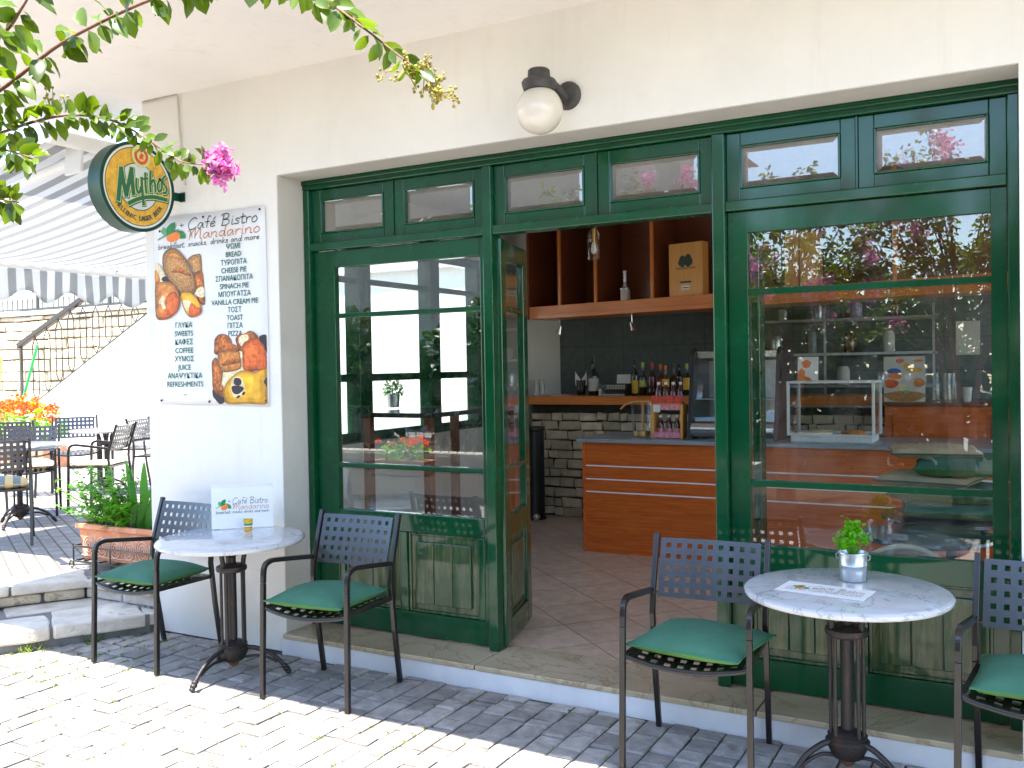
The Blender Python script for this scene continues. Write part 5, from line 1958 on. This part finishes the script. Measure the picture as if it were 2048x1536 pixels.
q_ = at(1338, 870, 7.0)
jx = q_.x
t = thing("juice_stand", "pale wooden juice display stand with pink cards on the counter", "display stand", (jx, 7.0, CT))
for s in (-1, 1):
    m = MB()
    m.box(s * .118 - .010, s * .118 + .010, -.05, .07, 0, .265)
    m.build("side_panel", M['pine'], t, bevel=.002)
m = MB()
m.box(-.1075, .1075, -.05, .07, .004, .016)
m.box(-.1075, .1075, -.05, .07, .262, .274)
m.build("shelf", M['pine'], t)
m = MB()
m.box(-.107, .107, -.056, -.0505, .006, .050)
m.build("pink_card", M['labelpink'], t)
m = MB()
m.box(-.050, .107, -.056, -.0505, .222, .262)
m.build("pink_card", M['labelpink'], t)
m = MB()
m.box(-.107, -.052, -.056, -.0505, .205, .262)
m.build("price_card", M['paper'], t)
m = MB()
for i in range(4):
    m.box(-.118 + i * .0595, -.061 + i * .0595, -.060, -.020, .2745, .335)
m.use(M['labelred'])
m.build("carton", M['labelred'], t, bevel=.002)
b0 = None
for i, (dx, dz) in enumerate(((-.068, .0165), (0, .0165), (.068, .0165), (-.09, .2745), (-.03, .2745), (.03, .2745), (.09, .2745))):
    pos = Vector((jx + dx, 7.0 + (.0 if i < 3 else .03), CT + dz))
    lb = ("dark red juice bottle " + ("left", "middle", "right")[i] + " on the lower shelf of the juice stand") if i < 3 else "dark juice bottle standing behind the carton on the juice stand top"
    if b0 is None:
        b0 = thing("juice_bottle", lb, "bottle", pos, 0, "juice bottles in the display stand")
        m = MB()
        m.lathe([(.0005, 0), (.024, 0), (.026, .005), (.026, .085), (.018, .115), (.012, .13), (.012, .16), (.0005, .16)], 16)
        m.build("body", M['bottlered'], b0, 40)
        m = MB()
        m.lathe([(.0265, .012), (.0265, .06)], 16)
        m.f, m.m = m.f[:16], m.m[:16]
        m.build("label", M['labelpink'], b0, 180)
        m = MB()
        m.lathe([(.0125, .145), (.0135, .165), (.0005, .165)], 12)
        m.build("cap", M['paper'], b0)
    else:
        dup(b0, pos, 0, lb)

x0, x1 = at(1380, 870, 7.0).x, at(1560, 870, 7.0).x
t = thing("cooler", "black framed cooled display with slanted glass and steel roll on the counter", "cooler", (x0, 7.0, CT))
wd = x1 - x0
for xx in (0, wd - .03):
    m = MB()
    m.prism([(-.08, 0), (.5, 0), (.5, .68), (.10, .70), (.04, .66)], 0, .03, Matrix.Translation((xx, 0, 0)) @ Matrix(((0, 0, 1, 0), (1, 0, 0, 0), (0, 1, 0, 0), (0, 0, 0, 1))))
    m.build("side_frame", M['black'], t, bevel=.004)
m = MB()
m.box(.0305, wd - .0305, .09, .49, .62, .675)
m.build("hood", M['chrome'], t, bevel=.006)
m = MB()
m.box(.0305, wd - .0305, .42, .49, .02, .60)
m.build("back_panel", M['zinc'], t)
m = MB()
m.tube([(.0305, -.02, .075), (wd - .0305, -.02, .075)], .062, 24)
m.build("steel_roll", M['chrome'], t, 40)
m = MB()
m.add([(.032, -.005, .13), (wd - .032, -.005, .13), (wd - .032, .095, .615), (.032, .095, .615)], [(0, 1, 2, 3)])
m.build("glass_front", M['clear'], t, solid=.004)
m = MB()
m.box(.032, wd - .032, .05, .41, .30, .306)
m.build("shelf", M['zinc'], t)

x0, x1 = at(1574, 880, 6.9).x, at(1750, 880, 6.9).x
wd = x1 - x0
t = thing("pastry_case", "white framed glass pastry case on the counter behind the shop window", "display case", (x0, 6.9, CT))
m = MB()
m.box(.02, wd - .02, .02, .36, .0, .045)
m.build("base", M['white'], t, bevel=.004)
m = MB()
hh = .44
for x in (0, wd - .02):
    for y in (0, .36):
        m.box(x, x + .02, y, y + .02, .046, hh - .016)
for y in (0, .36):
    m.box(0, wd, y, y + .02, hh - .0155, hh)
    m.box(0.0205, wd - .0205, y, y + .02, .046, .06)
for x in (0, wd - .02):
    m.box(x, x + .02, .0205, .3595, hh - .0155, hh)
m.build("frame", M['white'], t, bevel=.002)
m = MB()
m.box(.021, wd - .021, .008, .012, .061, hh - .017)
m.box(.008, .012, .021, .359, .061, hh - .017)
m.box(wd - .012, wd - .008, .021, .359, .061, hh - .017)
m.build("glass", M['clear'], t)
m = MB()
m.box(.021, wd - .021, .10, .355, .245, .250)
m.build("shelf", M['clear'], t)
for (fx, lb, mt) in ((.72, "flat brown pie at the bottom of the pastry case", 'crust'), (.35, "pale cream pastry at the bottom of the pastry case", 'pale')):
    m = MB()
    m.lathe([(.0005, 0), (.075, 0), (.088, .02), (.07, .034), (.0005, .04)], 20)
    tag(m.build("pie", M[mt], None, 50, loc=(x0 + wd * fx, 7.07, CT + .0455)), lb, "pie")
q_ = at(1615, 757, 7.05)
t = thing("leaflet", "white leaflet with an orange fruit print standing on the pastry case", "leaflet", (q_.x, 7.05, CT + .4405))
m = MB()
m.box(-.072, .072, 0, .02, 0, .178, Matrix.Rotation(-.12, 4, 'X'))
m.build("sheet", M['paper'], t)
m = MB()
Xl = Matrix.Rotation(-.12, 4, 'X') @ Matrix.Translation((0, -.0006, 0)) @ PX
m.use(M['orange'])
m.flat([(-.01 + .034 * math.cos(a) * (1 + .15 * math.sin(5 * a)), .125 + .030 * math.sin(a)) for a in [i * PI / 12 for i in range(24)]], Xl)
m.flat([(-.07, .002), (.03, .002), (.02, .02), (-.02, .035), (-.015, .07), (-.045, .095), (-.066, .07)], Xl)
m.build("print", None, t)
a, b = at(1768, 800, 7.9), at(1850, 712, 7.9)
t = thing("food_poster", "colourful food poster standing on the cabinet in the shop window", "poster", (a.x, 7.9, KT))
PWd, PHt = b.x - a.x, b.z - KT
m = MB()
m.box(0, PWd, 0, .006, 0, PHt)
m.build("sheet", M['labelcream'], t)
m = MB()
items = [('loaf', .5, .12, .5, .12), ('redbun', .18, .40, .17, .10), ('crust', .85, .42, .14, .10), ('blueprint', .25, .68, .17, .06), ('orange', .28, .57, .16, .07),
         ('yellowbun', .75, .70, .20, .05), ('redbun', .40, .90, .10, .05), ('paper', .60, .55, .10, .08), ('yellowbun', .55, .80, .08, .06), ('pale', .45, .33, .13, .08), ('leafpale', .55, .22, .06, .05), ('orange', .85, .9, .12, .03)]
for i, (mt, cx, cz, rx, rz) in enumerate(items):
    m.use(M[mt]).flat([((cx + rx * math.cos(a_) * (1 + .12 * math.sin(3 * a_ + i))) * PWd, max(.002, (cz + rz * math.sin(a_)) * PHt)) for a_ in [k_ * PI / 11 for k_ in range(22)]],
                      Matrix.Translation((0, -.0006 - i * .0002, 0)) @ PX)
m.build("print", None, t)
a, b = at(1912, 710, 9.39), at(1960, 641, 9.39)
m = MB()
m.box(a.x, b.x, 9.388, 9.398, a.z, b.z)
tag(m.build("notice_sheet", M['labelcream'], None), "pale notice sheet hanging on the back wall at the right", "notice")
q_ = at(1933, 790, 8.0)
m = MB()
m.lathe([(.0005, 0), (.032, 0), (.042, .11), (.039, .11), (.030, .01), (.0005, .01)], 18)
tag(m.build("mug", M['labelcream'], None, 40, loc=(q_.x, 8.0, KT)), "pale cup on the cabinet at the right of the shop window", "cup")
for i, px in enumerate((1895, 1905, 1872)):
    q_ = at(px, 790, 7.95 + .12 * (i % 2))
    m = MB()
    m.lathe([(.0005, 0), (.03, 0), (.034, .12), (.026, .16), (.024, .22), (.022, .22), (.022, .16), (.030, .115), (.026, .01), (.0005, .008)], 16)
    tag(m.build("carafe", M['clear'], None, 40, loc=(q_.x, q_.y, KT)), "clear glass carafe beside the food poster on the cabinet", "carafe", "carafes on the cabinet")
# glasses and pans behind the pastry case, on the rear wall shelf
t = thing("rear_shelf", "steel rear wall shelf unit seen through the shop window", "shelf", (-2.6, 9.05, 1.35))
m = MB()
for z in (.0, .30, .62):
    m.box(0, 1.9, 0, .34, z, z + .025)
m.build("shelf", M['zinc'], t, bevel=.002)
m = MB()
for x in (0, .95, 1.88):
    m.box(x, x + .02, .0, .02, -1.24, .75)
m.build("post", M['zinc'], t)
r = random.Random(9)
for i in range(16):
    z = 1.35 + (0, .30, .62)[i % 3] + .0255
    hh_ = r.uniform(.10, .24)
    rr = r.uniform(.035, .06)
    m = MB()
    m.lathe([(.0005, 0), (rr * .9, 0), (rr, .01), (rr, hh_ * .8), (rr * .7, hh_), (.0005, hh_)], 16)
    tag(m.build("storage_jar", M[('zinc', 'labelcream', 'bottlebrown', 'greytop')[i % 4]], None, 40, loc=(-2.52 + (i // 3) * .34 + (i % 3) * .06, 9.2, z)),
        "storage jar among the tins and jars on the steel rear shelf", "jar", "jars on the rear shelf")

# dark tables, cushion pile and wicker chair close behind the window
def dark_table(label, loc, R_):
    t = thing("dark_table", label, "table", loc, 0, "dark tables behind the shop window")
    m = MB()
    m.lathe([(.0005, .61), (R_, .61), (R_ + .004, .618), (R_, .632), (.0005, .634)], 48)
    m.build("tabletop", M['tabledark'], t, 40)
    m = MB()
    m.tube([(0, 0, .03), (0, 0, .61)], .028, 12)
    m.lathe([(.0005, 0), (.22, 0), (.22, .012), (.05, .03), (.0005, .032)], 32)
    m.build("pedestal", M['black'], t, 40)
    return t


dark_table("dark round table right behind the shop window glass", (-.43, 4.98, .108), .31)
dark_table("dark table carrying the pile of folded cushions", (-.36, 5.62, .108), .36)
zc0 = .108 + .6345
pile = [(-.34, 5.60, 'cushion', "bottom green cushion of the pile behind the window", .27, .23, .085, .1),
        (-.38, 5.62, 'cushion', "second green cushion of the pile behind the window", .27, .23, .080, -.1),
        (-.46, 5.60, 'beige', "lower beige cushion in the pile behind the window", .24, .21, .060, -.2),
        (-.28, 5.58, 'cushion', "upper green cushion of the pile behind the window", .26, .22, .090, .05),
        (-.44, 5.62, 'beige', "topmost beige cushion of the pile behind the window", .23, .20, .055, .15)]
z = zc0
for i, (x, y, mt, lb, L_, W2, H_, rz) in enumerate(pile):
    make_cushion("seat_cushion", lb, M[mt], M['piping'] if mt == 'cushion' else M['cushion'], 20 + i, (x, y, z), rz, "cushions piled behind the window", L_, W2, H_, .28)
    z += H_ * 1.02
t = thing("wicker_chair", "round backed wicker chair just behind the shop window", "chair", (-.47, 4.50, .108))
m = MB()
n = 24
pts = [(-.24 * math.cos(a), .02 + .10 * math.sin(a), 0) for a in [PI * i / n for i in range(n + 1)]]
arch = lambda u: .42 + .24 * math.sin(PI * u) ** .6


def wk(u, v):
    a = PI * (0.12 + .76 * u)
    return (-.25 * math.cos(a), -.06 + .0 + .04 * math.sin(a) - .03 * v, .36 + v * (arch(u) - .36))


m.grid(wk, 24, 8)
m.build("backrest", M['wicker'], t, 180, solid=.02)
m = MB()
m.tube([(wk(i / 24, 1)) for i in range(25)], .012, 8)
m.build("rim", M['beige'], t, 60)
m = MB()
m.lathe([(.0005, .34), (.22, .34), (.235, .36), (.22, .385), (.0005, .39)], 30, Matrix.Translation((0, .20, 0)))
m.build("seat", M['wicker'], t, 40)
for (x, y) in ((-.17, .03), (.17, .03), (-.17, .36), (.17, .36)):
    m = MB()
    m.tube([(x, y, 0), (x * .95, y, .34)], .014, 8)
    m.build("leg", M['beige'], t)
# tall table with a small pot in front of the side windows
t = thing("high_table", "dark high table inside before the side window", "table", (-4.05, 6.1, .108))
m = MB()
m.box(-.32, .32, -.55, .75, 1.13, 1.165)
m.build("tabletop", M['tabledark'], t, bevel=.004)
for (x, y) in ((-.27, -.5), (.27, -.5), (-.27, .7), (.27, .7)):
    m = MB()
    m.box(x - .03, x + .03, y - .03, y + .03, 0, 1.129)
    m.build("leg", M['darkwood'], t, bevel=.003)
q_ = at(786, 762, 6.35)
t = thing("zinc_bucket", "small zinc pot on the high table inside", "bucket", (q_.x, 6.35, .108 + 1.1655))
m = MB()
m.lathe([(.0005, 0), (.047, 0), (.056, .11), (.052, .11), (.045, .09), (.0005, .09)], 24)
m.build("body", M['zinc'], t, 40)
t = thing("herb_plant", "small green herb in the zinc pot on the high table", "plant", (q_.x, 6.35, .108 + 1.1655 + .091))
m = MB()
foliage(m, (0, 0, .06), (.08, .08, .07), 240, .024, .018, 31)
m.build("foliage", M['basil'], t, 180)

# ------------------------------------------------------------------ flowering myrtle reaching into the picture
T = thing("crepe_myrtle", "leafy crepe myrtle branches with a pink bloom hanging in from the upper left", "tree", (-3.35, .95, 0))
to = Vector((-3.35, .95, 0))
m = MB()
hub = Vector((-3.05, 1.15, 2.05)) - to
m.tube(smoothline([(0, 0, -.05), (.05, .03, .6), (.12, .10, 1.3), hub], 5), [.05 - .0012 * i for i in range(16)], 10)
m.build("trunk", M['bark'], T, 60)


def spray(path, leafL, leafW, step, seed, rad=.0065, skip=0, up=.0, dens=1.0):
    r = random.Random(seed)
    P = [at(p[0], p[1], p[2]) - to for p in path]
    S_ = smoothline([hub] + P, 8)
    k_ = len(S_)
    mbr = MB()
    mbr.tube(S_, [rad * (1.25 - .95 * i / k_) for i in range(k_)], 7)
    br = mbr.build("branch", M['bark'], T, 60)
    lm = MB()
    acc, side = 0.0, 1
    view = (-(P[0] + to - EYE)).normalized()
    for i in range(9, k_ - 1):
        t_ = (S_[i + 1] - S_[i])
        L_ = t_.length
        t_.normalize()
        acc += L_
        while acc > step:
            acc -= step
            p = S_[i] + t_ * r.uniform(0, L_)
            perp = t_.cross(view).normalized()
            for sd in (1, -1, r.choice((.3, -.3))):
                if r.random() > dens:
                    continue
                d = perp * sd * r.uniform(.6, 1.0) * (1 if abs(sd) == 1 else 1) + view * (0 if abs(sd) == 1 else .7) + t_ * r.uniform(.0, .6) + view * r.gauss(0, .5) + Vector((0, 0, -.45 + up))
                nn = view * r.uniform(.3, 1.0) + Vector((r.gauss(0, .6), r.gauss(0, .6), r.gauss(.5, .5)))
                f = 1.0 - .35 * (i / k_)
                kk = r.uniform(.6, 1.25) * f
                pb = p + d.normalized() * .006
                lm.leaf(pb, d, nn, leafL * kk, leafW * kk * r.uniform(.8, 1.1), r.uniform(.15, .5), r.uniform(-.1, .5))
    lm.build("leaves", M['leaf'], br, 180)
    return br, S_


b1, s1 = spray([(-140, 262, 1.45), (0, 180, 1.5), (110, 95, 1.55), (200, 45, 1.6), (300, 0, 1.62), (430, -46, 1.64), (560, -34, 1.64), (660, 8, 1.64), (735, 62, 1.64), (790, 105, 1.64), (850, 150, 1.64)], .070, .041, .031, 2, .0050)
b2, s2 = spray([(-140, 312, 1.45), (0, 266, 1.5), (80, 240, 1.52), (150, 230, 1.55), (230, 243, 1.57), (300, 282, 1.58), (360, 322, 1.6), (425, 330, 1.6)], .056, .034, .019, 3, .0042, up=.30)
b3, s3 = spray([(-120, 150, 1.4), (0, 72, 1.42), (45, 14, 1.42), (75, -40, 1.42)], .074, .043, .026, 4, .006)
b4, s4 = spray([(-140, 360, 1.4), (-60, 385, 1.42), (0, 398, 1.42), (38, 405, 1.42)], .062, .038, .018, 6, .005)
b5, s5 = spray([(-140, 300, 1.4), (-60, 290, 1.4), (10, 300, 1.4), (70, 318, 1.4)], .066, .036, .022, 12, .005)


def bloom(parent, c, rad, n, seed, name="flower_cluster"):
    r = random.Random(seed)
    m = MB()
    for i in range(n):
        q_ = Vector((r.gauss(0, .5), r.gauss(0, .5), r.gauss(0, .5)))
        p = c + Vector((q_.x * rad[0], q_.y * rad[1], q_.z * rad[2]))
        for k_ in range(6):
            d = Vector((r.gauss(0, 1), r.gauss(0, 1), r.gauss(0, 1)))
            m.leaf(p + d.normalized() * .004, d, Vector((r.gauss(0, 1), r.gauss(0, 1), r.gauss(0, 1))), .013, .014, r.uniform(.2, .9), r.uniform(-.5, .8))
    m.build(name, M['petal'], parent, 180)


bloom(b2, at(440, 330, 1.6) - to, (.034, .030, .036), 60, 3)
m = MB()
r = random.Random(17)
tip = at(815, 135, 1.64) - to
dirn = (RV * .9 - UV * .62).normalized()
for i in range(26):
    f = i / 26
    base = tip + dirn * (f * .125 - .02)
    d = (dirn * .5 + RV * r.gauss(0, .7) + UV * r.gauss(.0, .7) + FV * r.gauss(0, .6)).normalized()
    e = base + d * r.uniform(.025, .055) * (1.15 - .5 * f)
    m.tube([base, e], .0012, 4)
    for q in range(7):
        d2 = (d * .5 + Vector((r.gauss(0, 1), r.gauss(0, 1), r.gauss(0, 1)))).normalized()
        b_ = base + (e - base) * r.uniform(.35, 1.0)
        e2 = b_ + d2 * r.uniform(.005, .016)
        m.tube([b_, e2], .0007, 4)
        m.ball(tuple(e2), r.uniform(.0024, .0044), 4)
m.build("bud_cluster", M['bud'], b1, 60)
m = MB()
tp = at(105, 185, 1.55) - to
for i in range(14):
    d = (UV * 1 + RV * r.gauss(0, .5) + FV * r.gauss(0, .4)).normalized()
    e = tp - UV * .04 + d * r.uniform(.02, .06)
    m.tube([tp - UV * .06, e], .001, 4)
    m.ball(tuple(e), .004, 4)
m.build("bud_cluster", M['bud'], b2, 60)

# ------------------------------------------------------------------ across the lane (seen in the window glass)
def myrtle(x, y, h, seed, label):
    r = random.Random(seed)
    t = thing("crepe_myrtle", label, "tree", (x, y, 0), 0, "crepe myrtles across the lane")
    tk, lf_, fl = MB(), MB(), MB()
    for i in range(4):
        a = i * PI / 2 + r.uniform(-.4, .4)
        tk.tube(smoothline([(math.cos(a) * .06, math.sin(a) * .06, -.05), (math.cos(a) * .15, math.sin(a) * .15, h * .3), (math.cos(a) * .4, math.sin(a) * .4, h * .6)], 4), [.05 - .004 * j for j in range(9)], 7)
    for i in range(85):
        a, q_ = r.uniform(0, 2 * PI), r.uniform(.1, 1) ** .6
        b0_ = Vector((math.cos(a) * .3 * q_, math.sin(a) * .3 * q_, h * r.uniform(.35, .62)))
        tip = Vector((math.cos(a) * 1.5 * q_, math.sin(a) * 1.5 * q_, h * r.uniform(.55, 1.0) * (1.08 - .18 * q_)))
        mid = (b0_ + tip) / 2 + Vector((0, 0, .12))
        P = smoothline([b0_, mid, tip], 7)
        tk.tube(P, [.010 - .0006 * j for j in range(len(P))], 5)
        for p in P[3:]:
            for _ in range(7):
                d = Vector((r.gauss(0, 1), r.gauss(0, 1), r.gauss(0, .8)))
                lf_.leaf(p + d * .03, d, Vector((r.gauss(0, .6), r.gauss(0, .6), 1)), r.uniform(.05, .09), r.uniform(.03, .05))
        if r.random() < .25:
            for _ in range(110):
                p = tip + Vector((r.gauss(0, .05), r.gauss(0, .05), r.gauss(.06, .07)))
                d = Vector((r.gauss(0, 1), r.gauss(0, 1), r.gauss(0, 1)))
                fl.leaf(p, d, Vector((r.gauss(0, 1), r.gauss(0, 1), .3)), .035, .035)
    tk.build("trunk", M['bark'], t, 60)
    lf_.build("crown", M['leaf'], t, 180)
    fl.build("flower_cluster", M['petal'], t, 180)


myrtle(-4.6, -2.6, 4.0, 4, "pink flowering myrtle mirrored in the closed green door")
myrtle(-2.4, -2.3, 3.8, 1, "pink flowering myrtle mirrored in the left half of the shop window")
myrtle(-.6, -2.7, 4.1, 2, "tall pink flowering myrtle mirrored in the middle of the shop window")
myrtle(1.2, -2.4, 3.7, 3, "pink flowering myrtle mirrored at the right of the shop window")
m = MB()
m.box(-16, 8, -9, -.8, -.05, .02)
struct(m.build("added_soil_bed", M['soil'], None))  # dark bed added over the lane to darken the window reflections
for i, (hx, hw) in enumerate(((-12.0, 2.7), (-7.0, 2.7), (-2.3, 2.4), (2.4, 2.6))):
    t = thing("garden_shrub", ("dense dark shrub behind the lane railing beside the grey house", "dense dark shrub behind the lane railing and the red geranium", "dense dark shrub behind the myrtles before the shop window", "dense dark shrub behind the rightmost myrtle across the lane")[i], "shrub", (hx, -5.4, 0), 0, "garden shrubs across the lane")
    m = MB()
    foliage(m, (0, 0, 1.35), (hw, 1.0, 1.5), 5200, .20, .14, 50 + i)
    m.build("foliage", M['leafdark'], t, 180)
t = thing("lane_wall", "low stone wall across the lane mirrored in the closed green door", "wall", (-8.5, -3.3, 0))
m = MB()
stones(m, -5.5, 5.5, 0, .28, .12, .16, .25, .6, 0, .2, .02, random.Random(13))
m.build("stones", M['fieldstone'], t, rot=(0, 0, PI))
m = MB()
m.box(-5.5, 5.5, -.35, -.01, 0, .30)
m.build("core", M['slab'], t)
t = thing("lane_railing", "dark iron railing on the low wall across the lane", "railing", (-8.5, -3.45, .30))
m = MB()
for i in range(74):
    m.tube([(-5.5 + i * .15, 0, 0), (-5.5 + i * .15, 0, .72)], .008, 5)
m.tube([(-5.5, 0, .70), (5.5, 0, .70)], .014, sq=True)
m.tube([(-5.5, 0, .12), (5.5, 0, .12)], .010, sq=True)
m.build("bars", M['iron'], t)
t = thing("geranium_plant", "red flowering geranium before the low wall across the lane", "plant", (-8.1, -2.85, 0))
m = MB()
foliage(m, (0, 0, .36), (.42, .18, .16), 260, .07, .055, 41)
m.build("foliage", M['basil'], t, 180)
m = MB()
r = random.Random(6)
for i in range(13):
    c = Vector((r.uniform(-.4, .4), r.uniform(-.15, .15), r.uniform(.44, .62)))
    for _ in range(16):
        d = Vector((r.gauss(0, 1), r.gauss(0, 1), r.gauss(0, 1)))
        m.leaf(c + d.normalized() * .02, d, Vector((r.gauss(0, 1), r.gauss(0, 1), .3)), .035, .03)
m.build("flowers", M['geranium'], t, 180)
m = MB()
m.prism([(-.42, -.13), (.42, -.13), (.42, .13), (-.42, .13)], 0, .24, None, [(-.46, -.16), (.46, -.16), (.46, .16), (-.46, .16)])
m.build("trough", M['terracotta'], t, bevel=.01)
t = thing("opposite_house", "grey rendered house across the lane mirrored in the glass", "house", (-17, -14, 0))
m = MB()
m.box(-12, 9.5, -6, 0, 0, 7.6)
m.build("wall", M['housegrey'], t)
m = MB()
m.prism([(-12.4, -6.4), (9.9, -6.4), (9.9, .4), (-12.4, .4)], 7.601, 8.6, None, [(-9, -3.2), (6.5, -3.2), (6.5, -2.8), (-9, -2.8)])
m.build("roof", M['slate'], t)
for x in (-8, -4, 0, 4):
    m = MB()
    m.box(x, x + 1.1, .001, .05, 1.6, 3.2)
    m.build("window", M['tabledark'], t)
